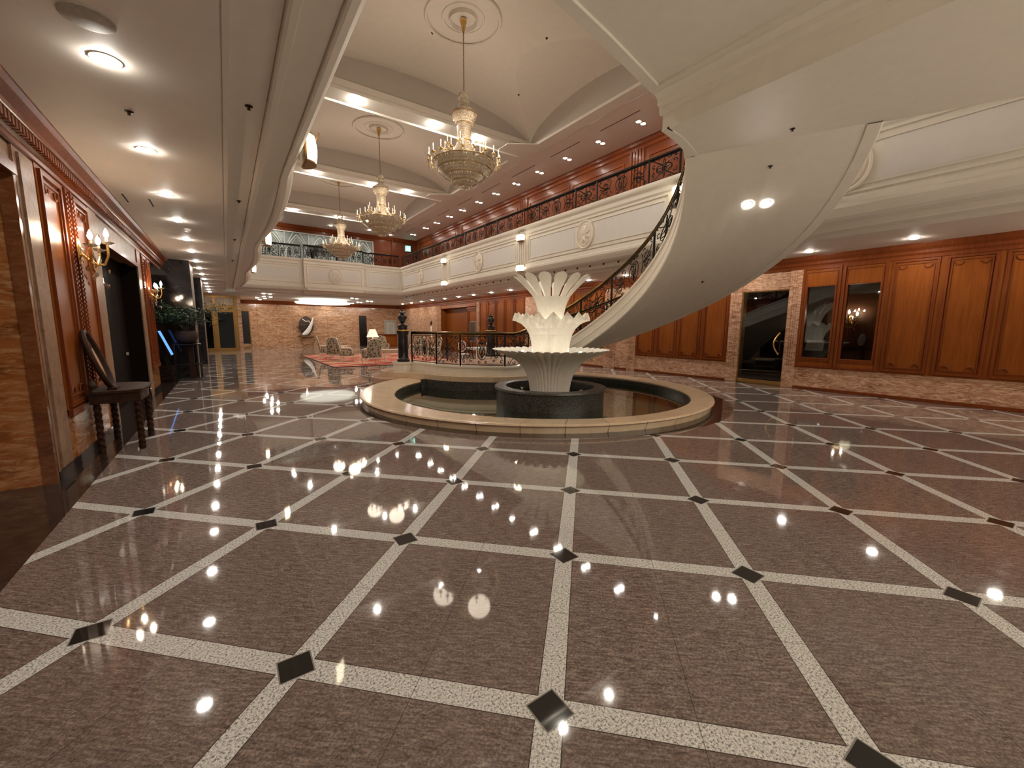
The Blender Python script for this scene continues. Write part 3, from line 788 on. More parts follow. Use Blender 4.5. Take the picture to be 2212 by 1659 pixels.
for k in range(nst):
    t0, t1 = TEND * k / nst, TEND * (k + 1) / nst; z = zb(t0) + .40
    for i in range(4):
        a, b = t0 + (t1 - t0) * i / 4, t0 + (t1 - t0) * (i + 1) / 4
        for d in (0,):
            p = [(SCX + r * cos(PHE + q), SCY + r * sin(PHE + q), z) for q, r in ((a, RI + .1), (b, RI + .1), (b, RO - .1), (a, RO - .1))]
            mb.quad(*p)
    z2_ = zb(t1) + .40
    p = [(SCX + r * cos(PHE + t1), SCY + r * sin(PHE + t1)) for r in (RI + .1, RO - .1)]
    mb.quad((*p[0], z2_), (*p[1], z2_), (*p[1], z), (*p[0], z))
mb.build('steps', M['redcarpet'], st)
# landing and the bridge running to the left gallery
LP = [(5.47, 4.02), (5.9, 4.09), (6.3, 4.2), hel(0.012, RI - .035)[:2], hel(0.012, RO + .035)[:2], (8.33, .87), (9.6, -1.5), (9.6, -4.95), (5.47, -4.95)]
mb = MB(); mb.prism(LP, 4.50, 5.60); lo = mb.build('landing', M['plaster'], st)
mb = MB()
mb.box(5.462, 5.585, -4.9, 3.93, 4.484, 4.505)
E_ = [(5.462, 4.025), (5.9, 4.095), (6.3, 4.205), hel(.012, RI - .04)[:2]]
I_ = [(5.462, 3.90), (5.93, 3.965), (6.35, 4.075), (6.64, 4.17)]
for i in range(3): mb.prism([E_[i], I_[i], I_[i + 1], E_[i + 1]], 4.484, 4.505)
mb.build('landing_border', M['plaster'], st)
mb = MB(); mb.ext_y([(5.47, 4.70), (5.43, 4.72), (5.43, 4.80), (5.38, 4.83), (5.38, 4.90), (5.30, 4.95), (5.30, 5.01)], -4.9, 4.06); mb.build('landing_cornice', M['plaster'], st)
BP = [(1.0, 3.30), (2.0, 3.42), (3.11, 3.62), (3.88, 3.76), (4.7, 3.93), (5.55, 4.12), (5.55, -4.95), (1.0, -4.95)]
mb = MB(); mb.prism(BP, 5.00, 5.62)
for i in range(5):
    (xa, ya), (xb, yb_) = BP[i], BP[i + 1]; mb.prism([(xa, ya + .03), (xa, ya - .12), (xb, yb_ - .12), (xb, yb_ + .03)][::-1], 4.96, 5.1)
mb.box(5.2, 5.34, -4.9, 4.0, 4.965, 5.0)
struct('ceiling_near_gallery', mb, M['plaster'])

# platform, its two steps and the white curb
def smooth_path(P, n=6):
    out = []
    for i in range(len(P) - 1):
        p0, p1, p2, p3 = P[max(i - 1, 0)], P[i], P[i + 1], P[min(i + 2, len(P) - 1)]
        for k in range(n):
            t = k / n
            out.append(tuple(.5 * (2 * b + (c - a) * t + (2 * a - 5 * b + 4 * c - d) * t * t + (3 * b - a - 3 * c + d) * t ** 3) for a, b, c, d in zip(p0, p1, p2, p3)))
    return out + [tuple(P[-1])]
N1, N2 = (4.42, 12.16), (8.05, 12.90)
HB = hel(2.05, RI)[:2]
curb = smooth_path([(4.55, 12.0), (4.70, 11.45), (4.86, 10.6), (5.32, 9.82), (6.05, 9.22), (6.6, 9.02), HB], 6)
OB = hel(2.0, RO)[:2]
outer = smooth_path([OB, (8.5, 11.3), (8.55, 12.0), (8.25, 12.7)], 5)
entry = smooth_path([N2, (7.3, 13.45), (6.2, 13.55), (5.2, 13.1), N1], 5)
def offs(P, d):
    o = []
    for i, p in enumerate(P):
        a, b = Vector(P[max(i - 1, 0)][:2]), Vector(P[min(i + 1, len(P) - 1)][:2]); t = (b - a).normalized()
        o.append((p[0] - t.y * d, p[1] + t.x * d))
    return o
mb = MB()
plat = offs(curb, .08) + offs(outer, .08) + entry
mb.prism(plat, -.3, .45); mb.build('platform', M['pink_stone'], st)
step2 = smooth_path([(3.95, 12.75), (3.76, 12.3), (3.9, 11.7), (4.33, 11.33), (4.55, 10.8), (4.72, 10.3), (5.1, 9.7), (5.8, 9.15), (6.5, 8.92), (7.15, 8.85)], 5)
s2 = step2 + [(7.6, 9.6), (8.6, 11.0), (8.95, 12.0), (8.6, 13.3)] + smooth_path([(7.6, 13.95), (6.2, 14.1), (4.9, 13.6), (4.2, 13.1)], 4)
mb = MB(); mb.prism(s2, -.3, .30); mb.build('upper_step', M['stone'], st)
s1 = smooth_path([(4.5, 14.0), (3.85, 13.2), (3.50, 12.55), (3.45, 11.9), (3.62, 11.42), (4.1, 11.40), (4.75, 11.38)], 5) + [(6.5, 11.2), (9.2, 11.0), (9.4, 12.6), (9.0, 13.8), (7.7, 14.5), (6.1, 14.6)]
mb = MB(); mb.prism(s1, -.3, .15); mb.build('lower_step', M['pink_stone'], st)
mb = MB()
def curbwall(mb, P, z0, z1, wd, zt=None):
    n = len(P); I = offs(P, wd)
    for i in range(n - 1):
        za, zc = (z1, z1) if zt is None else (zt(i / (n - 1)), zt((i + 1) / (n - 1)))
        p, q, r, s = P[i], P[i + 1], I[i + 1], I[i]
        mb.quad((*p[:2], z0), (*q[:2], z0), (*q[:2], zc), (*p[:2], za)); mb.quad((*p[:2], za), (*q[:2], zc), (*r[:2], zc), (*s[:2], za)); mb.quad((*s[:2], za), (*r[:2], zc), (*r[:2], z0), (*s[:2], z0))
        o = offs(P, -.025); o1, o2 = o[i], o[i + 1]
        mb.quad((*o1, za - .05), (*o2, zc - .05), (*o2, zc), (*o1, za)); mb.quad((*o1, za), (*o2, zc), (*q[:2], zc), (*p[:2], za)); mb.quad((*o1, za - .05), (*o2, zc - .05), (*q[:2], zc - .05), (*p[:2], za - .05))
rise = lambda f: .57 + (zb(2.05) + .5 - .57) * max(0, (f - .8) / .2)
curbwall(mb, curb, .30, .57, .22, rise)
mb.build('curb', M['pale_stone'], st); mb = MB()
curbwall(mb, outer, .15, .57, .2, lambda f: .57 + max(0, (.35 - f) / .35) * (zb(2.0) + .5 - .57)); mb.build('curb', M['pale_stone'], st)
for c in (N1, N2):
    mb = MB(); mb.lathe([(.30, .30), (.31, .50), (.34, .52), (.34, .57), (0, .57)], (*c, 0), 20); mb.build('newel_plinth', M['pale_stone'], st, smooth=True)

# --- wrought iron panels
def spiral(cx, cy, r0, r1, a0, a1, n=14):
    return [(cx + (r0 + (r1 - r0) * k / n) * cos(a0 + (a1 - a0) * k / n), cy + (r0 + (r1 - r0) * k / n) * sin(a0 + (a1 - a0) * k / n)) for k in range(n + 1)]
def bez(p0, p1, p2, p3, n=9):
    return [tuple((1 - t) ** 3 * a + 3 * (1 - t) ** 2 * t * b + 3 * (1 - t) * t * t * c + t ** 3 * d for a, b, c, d in zip(p0, p1, p2, p3)) for t in [k / n for k in range(n + 1)]]
def ell(cx, cy, rx, ry, n=20): return [(cx + rx * cos(2 * PI * k / n), cy + ry * sin(2 * PI * k / n)) for k in range(n + 1)]
def pat_wide():
    c = []; q = []
    h = [spiral(.30, .66, .24, .04, -2.6, 2.4, 18), spiral(.30, .30, .20, .03, 2.6, -2.6, 16),
         bez((.03, .12), (.18, .40), (.30, .45), (.52, .47)), bez((.03, .82), (.16, .55), (.30, .50), (.52, .49)),
         spiral(.09, .89, .06, .012, -1.6, 3.6, 10), spiral(.09, .09, .06, .012, 1.6, -3.6, 10),
         bez((.52, .14), (.42, .06), (.38, .16), (.43, .17)), bez((.56, .86), (.44, .97), (.40, .84), (.45, .83)),
         bez((.60, .20), (.50, .35), (.50, .65), (.60, .80)),
         bez((.22, .60), (.30, .72), (.36, .60), (.40, .70), 6), bez((.2, .36), (.28, .26), (.34, .38), (.4, .28), 6)]
    for p in h:
        c.append([(x, y) for x, y in p]); c.append([(2 - x, y) for x, y in p])
    c = [[(x / 2, y) for x, y in p] for p in c]
    c.append(ell(.5, .5, .115, .34, 24))
    for s in (-1, 1):
        c.append(bez((.5, .22), (.5 + s * .06, .36), (.5 + s * .085, .46), (.5 + s * .03, .60)))
        c.append(bez((.5, .22), (.5 + s * .01, .42), (.5 + s * .05, .58), (.5 + s * .055, .68)))
        c.append(spiral(.5 + s * .035, .72, .035, .008, PI / 2 - s * 1.6, PI / 2 + s * 3, 8))
        c.append(spiral(.5 + s * .06, .92, .05, .012, -PI / 2, -PI / 2 + s * 4.6, 9))
        c.append(spiral(.5 + s * .06, .07, .05, .012, PI / 2, PI / 2 - s * 4.6, 9))
    c.append([(.5, .22), (.5, .8)])
    return c
def pat_narrow():
    c = []
    for s in (-1, 1):
        c.append(bez((.5, .5), (.5 + s * .1, .75), (.5 + s * .32, .82), (.5 + s * .36, .95)))
        c.append(bez((.5, .5), (.5 + s * .1, .25), (.5 + s * .32, .18), (.5 + s * .36, .05)))
        c.append(bez((.5, .5), (.5 + s * .30, .62), (.5 + s * .36, .5), (.5 + s * .12, .40)))
        c.append(bez((.5, .5), (.5 + s * .06, .72), (.5 + s * .02, .84), (.5, .92)))
        c.append(bez((.5, .5), (.5 + s * .06, .28), (.5 + s * .02, .16), (.5, .08)))
        c.append(spiral(.5 + s * .36, .70, .10, .02, -1.2, -1.2 + s * 5, 12)); c.append(spiral(.5 + s * .36, .30, .10, .02, 1.2, 1.2 - s * 5, 12))
        c.append(spiral(.5 + s * .20, .93, .07, .015, PI, PI + s * 5, 10)); c.append(spiral(.5 + s * .20, .08, .07, .015, PI, PI - s * 5, 10))
        c.append(spiral(.5 + s * .40, .08, .06, .015, 0, s * 5, 10)); c.append(spiral(.5 + s * .40, .92, .06, .015, 0, -s * 5, 10))
    c.append(ell(.5, .5, .09, .07, 12)); c.append(ell(.5, .5, .28, .20, 18))
    return c
PW, PN = pat_wide(), pat_narrow()
def panel_mb(fn, pat, r=.012):
    mb = MB()
    for c in pat: mb.tube([fn(u, .05 + .88 * v) for u, v in c], r, 4)
    mb.tube([fn(k / 8, .035) for k in range(9)], .012, 4); mb.tube([fn(k / 8, .90) for k in range(9)], .010, 4)
    return mb
class Path:
    def __init__(s, P):
        s.P = [Vector(p) for p in P]; s.d = [0]
        for a, b in zip(s.P, s.P[1:]): s.d.append(s.d[-1] + (Vector((b.x, b.y, 0)) - Vector((a.x, a.y, 0))).length)
        s.L = s.d[-1]
    def at(s, q):
        q = min(max(q, 0), s.L)
        for i in range(len(s.d) - 1):
            if q <= s.d[i + 1] + 1e-9:
                f = (q - s.d[i]) / max(1e-9, s.d[i + 1] - s.d[i]); return s.P[i].lerp(s.P[i + 1], f)
        return s.P[-1]
def railing(base, path, widths, hr, rt=.03, first_post=True, thick=.012):
    n = 60; top = [path.at(path.L * i / n) + Vector((0, 0, hr(i / n))) for i in range(n + 1)]
    mb = MB(); mb.tube(top, rt, 8); mb.tube([p - Vector((0, 0, .04)) for p in top], .02, 5); root = mb.build('handrail', M['handrail'], base, smooth=True)
    q = 0; posts = [0]; k = 0
    while q < path.L - .2:
        w = widths[k % len(widths)]; e = min(q + w, path.L)
        if path.L - e < .35: e = path.L
        def fn(u, v, q=q, e=e):
            m = q + .04 + (e - q - .08) * u; p = path.at(m); return (p.x, p.y, p.z + v * hr(m / path.L))
        panel_mb(fn, PW if k % 2 == 0 else PN, thick).build('scroll_panel', M['iron'], root)
        posts.append(e); q = e; k += 1
    for i, p in enumerate(posts):
        if i == 0 and not first_post: continue
        c = path.at(p); mb = MB(); mb.box(c.x - .018, c.x + .018, c.y - .018, c.y + .018, c.z, c.z + hr(p / path.L)); mb.build('post', M['iron'], root)
M['handrail'] = plain('dark_bronze_handrail', (.17, .11, .045), .2, 1, nscale=25, namt=.3)
npath = [(*p, .57) for p in offs(curb, .10)]
npath = [(p[0], p[1], rise(i / (len(npath) - 1))) for i, p in enumerate(npath)]
hin = [(SCX + (RI + .09) * cos(PHE + t), SCY + (RI + .09) * sin(PHE + t), zb(t) + .5) for t in [1.98 - 1.98 * k / 40 for k in range(41)]]
n_ = st
pth = Path(npath[:-2] + hin)
HR1 = lambda f: .90 - .20 * max(0, (f - .45) / .55) + .34 * max(0, (f - .80) / .20) ** 1.5
railing(n_, pth, [1.25, .85], HR1)
hout = [(SCX + (RO - .09) * cos(PHE + t), SCY + (RO - .09) * sin(PHE + t), zb(t) + .5) for t in [1.95 - 1.75 * k / 40 for k in range(41)]]
pth = Path([(*p, .57) for p in offs(outer, .1)][::-1][:-3] + hout)
railing(n_, pth, [1.6, 1.0], lambda f: .88)
def newel(loc, label):
    mb = MB(); mb.lathe([(.19, 0), (.19, .06), (.165, .08), (.15, .12), (.15, .80), (.165, .83), (.18, .86), (.18, .93), (0, .93)], (*loc, .57), 20); r = mb.build('newel_post', M['black_marble'], st, smooth=True)
    mb = MB(); mb.lathe([(.19, .93), (.205, .95), (.19, .97), (0, .97)], (*loc, .57), 20); mb.build('brass_collar', M['brass'], r, smooth=True)
    u = thing('urn', label, 'urn', (*loc, 1.54))
    mb = MB(); mb.lathe([(0.000, 0.000), (0.135, 0.000), (0.135, 0.065), (0.152, 0.085), (0.152, 0.130), (0.123, 0.150), (0.066, 0.163), (0.000, 0.163)], (*loc, 1.54), 20); mb.build('pedestal', M['black'], u, smooth=True)
    mb = MB(); mb.lathe([(0.000, 0.156), (0.049, 0.163), (0.041, 0.189), (0.066, 0.215), (0.107, 0.280), (0.135, 0.351), (0.139, 0.403), (0.115, 0.442), (0.070, 0.461), (0.061, 0.488), (0.098, 0.507), (0.094, 0.520), (0.000, 0.520)], (*loc, 1.54), 24); mb.build('vase', M['black'], u, smooth=True)
    mb = MB(); mb.lathe([(0.000, 0.520), (0.074, 0.520), (0.041, 0.546), (0.016, 0.559), (0.029, 0.579), (0.012, 0.598), (0.000, 0.611)], (*loc, 1.54), 16); mb.build('lid', M['black'], u, smooth=True)
newel(N1, 'black lidded urn on the near newel post, left end of the stair platform')
newel(N2, 'black lidded urn on the far newel post, behind the platform railing')

# --- gallery railings (straight): wide and narrow panels repeat
def straight_rail(root, a, b, widths, z, h, rt=.032):
    a, b = Vector((*a, z)), Vector((*b, z)); L = (b - a).length; d = (b - a) / L
    mw = {}; q = 0; k = 0; posts = [0]
    while q < L - .05:
        w = widths[k % len(widths)]
        e = q + w
        if L - e < w * .55: e = L
        wd = e - q; key = (k % 2, round(wd, 3))
        if key not in mw:
            fn = lambda u, v: (d.x * (.04 + (wd - .08) * u), d.y * (.04 + (wd - .08) * u), v * h)
            o = panel_mb(fn, PW if k % 2 == 0 else PN, .014).build('scroll_panel', M['iron'], None); mw[key] = o
        else:
            o = mw[key].copy(); COL.objects.link(o)
        o.parent = root; o.location = a + d * q - Vector(root.location)
        posts.append(e); q = e; k += 1
    pm = MB(); pm.box(-.02, .02, -.02, .02, 0, h); pm = pm.mesh('post', M['iron'])
    for p in posts:
        o = bpy.data.objects.new('post', pm); COL.objects.link(o); o.parent = root; o.location = a + d * p - Vector(root.location)
    mb = MB(); mb.tube([a + Vector((0, 0, h)), b + Vector((0, 0, h))], rt, 8); mb.build('handrail', M['black'], root, smooth=True)
    mb = MB(); mb.tube([a + Vector((0, 0, h - .045)), b + Vector((0, 0, h - .045))], .018, 4); mb.build('rail_bar', M['iron'], root)
r = thing('gallery_railing', 'long black scrolled iron railing along the right upper gallery', 'railing', (10.13, 2.4, 5.65))
straight_rail(r, (10.13, 27.55), (10.13, 2.2), [1.98, .98], 5.65, .68)
for a, b, lab in (((9.95, 27.82), (7.62, 27.82), 'short black iron railing at the right corner of the far upper gallery'), ((7.5, 27.52), (4.1, 27.52), 'black iron railing on the projecting centre of the far upper gallery'), ((3.98, 27.82), (1.1, 27.82), 'black iron railing on the left part of the far upper gallery')):
    r = thing('gallery_railing', lab, 'railing', (a[0], a[1], 5.65)); straight_rail(r, a, b, [1.15, .9], 5.65, .78, .03)

# --- pool
po = thing('fountain_pool', 'round sunken pool with a broad beige stone rim around the fountain', 'pool', (PC[0], PC[1], 0))
A0, A1 = math.radians(117), math.radians(124 + 286)
IC, IR = (6.36, 7.90), 3.49
mb = MB(); n = 90
prof = [(4.05, 0), (4.05, .115), (4.08, .12), (4.10, .135), (4.08, .15)]
def rim(u, v):
    a = A0 + (A1 - A0) * u; k = min(int(round(v * 8)), 8)
    O = lambda r, z: (PC[0] + r * cos(a), PC[1] + r * sin(a), z)
    I = lambda r, z: (IC[0] + r * cos(a), IC[1] + r * sin(a), z)
    return [O(4.04, -.05), O(4.04, .10), O(4.075, .105), O(4.095, .125), O(4.08, .15), O(4.06, .152), I(IR + .02, .112), I(IR, .09), I(IR + .02, .05)][k]
mb.grid(rim, n, 8); mb.build('stone_rim', M['stone'], po)
for k in range(30):
    mb = MB()
    a = A0 + (A1 - A0) * (k + .5) / 30; da = .0009
    O = lambda r, z, q: (PC[0] + r * cos(a + q), PC[1] + r * sin(a + q), z)
    I = lambda r, z, q: (IC[0] + r * cos(a + q), IC[1] + r * sin(a + q), z)
    mb.quad(O(4.045, .0, -da), O(4.045, .0, da), O(4.1, .125, da), O(4.1, .125, -da)); mb.quad(O(4.1, .127, -da), O(4.1, .127, da), O(4.06, .154, da), O(4.06, .154, -da)); mb.quad(O(4.06, .1545, -da), O(4.06, .1545, da), I(IR + .02, .1145, da), I(IR + .02, .1145, -da))
    mb.build('rim_joint', M['darkwood'], po)
mb = MB()
def iw(u, v):
    a = A0 + (A1 - A0) * u; return (IC[0] + (IR + .02) * cos(a), IC[1] + (IR + .02) * sin(a), .08 - .5 * v)
mb.grid(iw, n, 1)
bk = offs([(4.40, 10.79)] + [(x, y) for x, y in step2[20:]] + [(7.7, 9.5), (8.6, 10.6)], -.014)
for p, q in zip(bk, bk[1:]): mb.quad((*p, .165), (*q, .165), (*q, -.42), (*p, -.42))
mb.build('pool_wall', M['granite'], po)
mb = MB(); mb.lathe([(0, -.40), (4.0, -.40)], (*PC, 0), 48); mb.build('pool_bottom', M['basin'], po)
mb = MB(); mb.lathe([(0, -.075), (3.6, -.075)], (*IC, 0), 64); mb.build('water', M['water'], po)

# --- fountain
FC = (5.91, 6.97)
fo = thing('fountain', 'tall white tiered fountain of three fluted bowls in a dark granite basin', 'fountain', (*FC, -.40))
mb = MB(); mb.lathe([(1.20, -.40), (1.20, .27), (1.235, .28), (1.245, .30), (1.235, .335), (.99, .335), (.98, .30), (.98, .05), (0, .05)], (*FC, 0), 64); mb.build('granite_basin', M['granite'], fo, smooth=True)
mb = MB(); mb.lathe([(.0, .14), (.98, .14)], (*FC, 0), 40); mb.build('basin_water', M['water'], fo)
NF = 42
def mod_low(r, z, a, v):
    k = abs(sin(a * NF / 2)); w = max(0, min(1, (z - .2) / .9))
    r2 = r * (1 - .055 * (1 - k) * (.5 + .9 * w))
    if v > .40 and v < .62: return r2 + .02 * k, z + (.045 * k - .03 * (1 - k)) * max(0, 1 - abs(v - .5) * 9)
    return r2, z
pl_ = [(.44, .10), (.45, .25), (.475, .42), (.53, .60), (.63, .77), (.79, .91), (.98, 1.01), (1.15, 1.075), (1.26, 1.115), (1.30, 1.14), (1.27, 1.145), (1.2, 1.12), (1.0, 1.08), (.8, 1.06), (.6, 1.05), (.42, 1.05), (.3, 1.05), (.1, 1.05), (0, 1.05)]
def low(u, v):
    i = min(int(round(v * (len(pl_) - 1))), len(pl_) - 1); r, z = pl_[i]; a = 2 * PI * u; k = abs(sin(a * NF / 2)) ** .8
    w = (0, .2, .35, .5, .65, .8, .9, 1, 1, 1, 1, .8, .4, .2, 0, 0, 0, 0, 0)[i]
    r *= 1 - .10 * (1 - k) * (.35 + .65 * w) if i < 12 else 1
    if i in (8, 9, 10): z += .035 * (k - .6); r += .0
    return (FC[0] + r * cos(a), FC[1] + r * sin(a), z)
mb = MB(); mb.grid(low, NF * 6, len(pl_) - 1, cu=True); mb.build('lower_bowl', M['glaze'], fo, smooth=True)
NM = 17
pm_ = [(.415, 1.05), (.42, 1.2), (.44, 1.34), (.48, 1.48), (.55, 1.61), (.65, 1.72), (.76, 1.80), (.85, 1.86), (.83, 1.86), (.70, 1.78), (.58, 1.68), (.45, 1.58), (.2, 1.55), (0, 1.55)]
def mid(u, v):
    i = min(int(round(v * (len(pm_) - 1))), len(pm_) - 1); r, z = pm_[i]; a = 2 * PI * u
    k = abs(((a * NM / (2 * PI)) % 1) * 2 - 1); w = (0, .06, .12, .18, .3, .5, .75, 1, 1, .7, .4, .2, 0, 0)[i]
    z += (k - .5) * .165 * w ** 2; r *= 1 - .07 * (k - .2) * w
    return (FC[0] + r * cos(a), FC[1] + r * sin(a), z)
mb = MB(); mb.grid(mid, NM * 4, len(pm_) - 1, cu=True); mb.build('middle_bowl', M['glaze'], fo)
pt_ = [(.27, 1.60), (.275, 1.78), (.285, 1.92), (.31, 2.05), (.35, 2.17), (.40, 2.28)]
ptr = lambda z: .40 + .43 * ((z - 2.28) / .44) ** 1.2 if z > 2.28 else .40
NP = 14
mb = MB()
def topc(u, v):
    q = v * (len(pt_) - 1); i = min(int(q), len(pt_) - 2); f = q - i
    r = pt_[i][0] * (1 - f) + pt_[i + 1][0] * f; z = pt_[i][1] * (1 - f) + pt_[i + 1][1] * f; a = 2 * PI * u
    r *= 1 - .03 * (1 - abs(sin(a * NP / 2))) * v
    return (FC[0] + r * cos(a), FC[1] + r * sin(a), z)
mb.grid(topc, NP * 8, 10, cu=True)
for d in (-.018,):
    mb.lathe([(r + d, z) for r, z in pt_], (*FC, 0), 56)
for k in range(NP):
    ac = 2 * PI * (k + .5) / NP
    for d in (0, -.03):
        def petal(u, v):
            t = u * 1.0; z = 2.27 + .45 * t; r = (ptr(z) if z > 2.28 else .395) + d
            wv = (.54 + .30 * t) * PI / NP
            if t > .74: wv *= sqrt(max(0, 1 - ((t - .74) / .26) ** 2)) 
            s = (2 * v - 1); return (FC[0] + (r - .035 * s * s * 0) * cos(ac + wv * s), FC[1] + r * sin(ac + wv * s), z - .0)
        mb.grid(petal, 22, 6)
    def edge_(v, dd):
        t = min(1, max(0, v)); z = 2.27 + .45 * t; return z
    pth_ = []
    for sgn in (-1, 1):
        seq = [q / 22 for q in range(23)]
        if sgn > 0: seq = seq[::-1]
        for t in seq:
            z = 2.27 + .45 * t; r = (ptr(z) if z > 2.28 else .395) - .012; wv = (.54 + .30 * t) * PI / NP
            if t > .74: wv *= sqrt(max(0, 1 - ((t - .74) / .26) ** 2))
            pth_.append((FC[0] + r * cos(ac + sgn * wv), FC[1] + r * sin(ac + sgn * wv), z))
    mb.tube(pth_, .011, 5)
mb.build('upper_petal_bowl', M['glaze'], fo, smooth=True)
M['bowl_lamp'] = emit('bowl_uplight_lens', (1, .91, .75), 46)
for n, r, z in ((8, .72, 1.075), (6, .47, 1.62), (1, .0, 2.05)):
    for k in range(n):
        a = 2 * PI * (k + .5) / n; c = (FC[0] + r * cos(a), FC[1] + r * sin(a), z)
        mb = MB(); mb.lathe([(.030, 0), (.026, .012), (.012, .018), (0, .02)], c, 12); mb.build('bowl_lamp', M['bowl_lamp'], fo, smooth=True)
for a, r in ((2.0, .72), (-.6, .72), (3.9, .72)):
    mb = MB(); c = (FC[0] + r * cos(a), FC[1] + r * sin(a), .05); mb.lathe([(.03, 0), (.03, .13), (.05, .14), (.05, .18), (0, .19)], c, 8); mb.build('water_nozzle', M['chrome'], fo)

# ------------------------------------------------------------------ lamps
ORD = 'first second third fourth fifth sixth seventh eighth ninth tenth eleventh twelfth thirteenth fourteenth fifteenth sixteenth seventeenth eighteenth'.split()
def downlight(loc, r, lens, label, group, drop=.024, aim=None):
    t = thing('ceiling_downlight', label, 'downlight', loc, 0, group)
    mb = MB(); mb.lathe([(r + .024, 0), (r + .02, -.005), (r + .004, -.006), (r, -.003), (r, .0)], loc, 20); mb.build('trim_ring', M['satin'], t, smooth=True)
    mb = MB(); mb.lathe([(r, -.004), (r * .8, -.004 - drop * .6), (r * .45, -.004 - drop * .9), (0, -.004 - drop)], loc, 18); mb.build('lens', lens, t, smooth=True)
    return t
def relight(src, loc, label, group): return dup(src, loc, None, label, group)
def row(spots, r, lens, label, group):
    first = downlight(spots[0], r, lens, label(0), group)
    for i, p in enumerate(spots[1:], 1): relight(first, p, label(i), group)
LY = [2.6, 4.53, 6.46, 8.41, 10.25, 12.3, 14.12, 16.15, 18.0, 19.9, 21.85, 23.8, 25.7, 27.6, 29.5]
row([(-.6, y, ZL) for y in LY], .074, M['lamp'], lambda i: ('round left aisle downlight hidden past the top edge of the picture' if i == 0 else '%s round downlight from the camera in the left aisle ceiling' % ORD[i - 1]), 'downlights along the left aisle ceiling')
RY = [.6, 2.5, 4.42, 6.35, 8.3, 10.2, 12.1, 14.0, 15.85, 17.63, 19.5, 21.5, 23.4, 25.4, 27.4, 29.4, 31.4, 33.4]
row([(12.2, y, ZL) for y in RY], .085, M['lamp'], lambda i: '%s downlight from the right edge above the lower right wall' % ORD[i], 'downlights above the lower right wall')
UY = [4.2, 6.0, 7.82, 9.63, 11.45, 13.26, 15.07, 16.85, 18.65, 20.4, 22.3, 24.0, 25.9, 27.7, 30.06]
def pair(locs, r, lens, label, group):
    c = [(a + b) / 2 for a, b in zip(*locs)]
    t = thing('twin_downlight', label, 'downlight', c, 0, group)
    for l in locs:
        mb = MB(); mb.lathe([(r + .022, 0), (r + .02, -.012), (r, -.012), (r, 0)], l, 18); mb.build('trim_ring', M['satin'], t, smooth=True)
        mb = MB(); mb.lathe([(r, -.006), (r * .7, -.016), (0, -.022)], l, 16); mb.build('lens', lens, t, smooth=True)
    return t
u0 = pair([(11.82, UY[0], ZU), (12.06, UY[0], ZU)], .078, M['lamp_far'], 'twin upper gallery downlight hidden behind the staircase, the nearest of its row', 'twin downlights in the upper right gallery ceiling')
for i, y in enumerate(UY[1:], 1): relight(u0, (11.94, y, ZU), '%s twin downlight from the far end of the upper right gallery ceiling' % ORD[len(UY) - 1 - i], 'twin downlights in the upper right gallery ceiling')
for bi, yb in enumerate(BEAMS):
    for j, x in enumerate((3.75, 6.3, 8.0)):
        downlight((x, yb - .06, 8.44), .075, M['lamp_beam'], '%s small downlight from the left in the %s ceiling beam' % (ORD[j], ORD[bi]), 'downlights in the ceiling beams', .05)
for i, (x, y) in enumerate(((3.2, 30.6), (3.2, 31.3), (6.4, 30.9), (8.9, 30.6), (10.6, 31.2))):
    downlight((x, y, ZU), .08, M['lamp_far'], '%s downlight from the left in the far upper gallery ceiling' % ORD[i], 'downlights in the far upper gallery ceiling')
for i, (x, y) in enumerate(((2.0, 28.75), (2.35, 28.95), (2.2, 31.6), (2.6, 31.8), (1.9, 33.2), (2.4, 33.6), (2.2, 35.2), (7.2, 29.4), (7.55, 29.55), (8.9, 31.8), (9.25, 32.0), (8.6, 33.4), (8.9, 33.6), (8.7, 35.4), (5.0, 35.6), (6.9, 35.8))):
    downlight((x, y, ZL), .085, M['lamp_far'], '%s small downlight from the left in the lounge ceiling under the far gallery' % ORD[i], 'small downlights in the far lounge ceiling')
# luminous disc over the lounge
t = thing('ceiling_light', 'big round glowing stepped ceiling light over the far lounge seating', 'ceiling light', (*DC, ZL))
mb = MB(); mb.lathe([(1.58, 0), (1.60, -.02), (1.60, -.035), (1.56, -.045), (1.56, -.17), (1.66, -.18), (1.72, -.19)], (*DC, ZL), 56); mb.build('moulded_rim', M['dome'], t, smooth=True)
mb = MB(); mb.lathe([(1.70, -.185), (1.84, -.20), (1.86, -.23), (1.80, -.27), (1.78, -.31), (1.3, -.33), (.6, -.34), (0, -.34)], (*DC, ZL), 56); mb.build('diffuser', M['dome'], t, smooth=True)
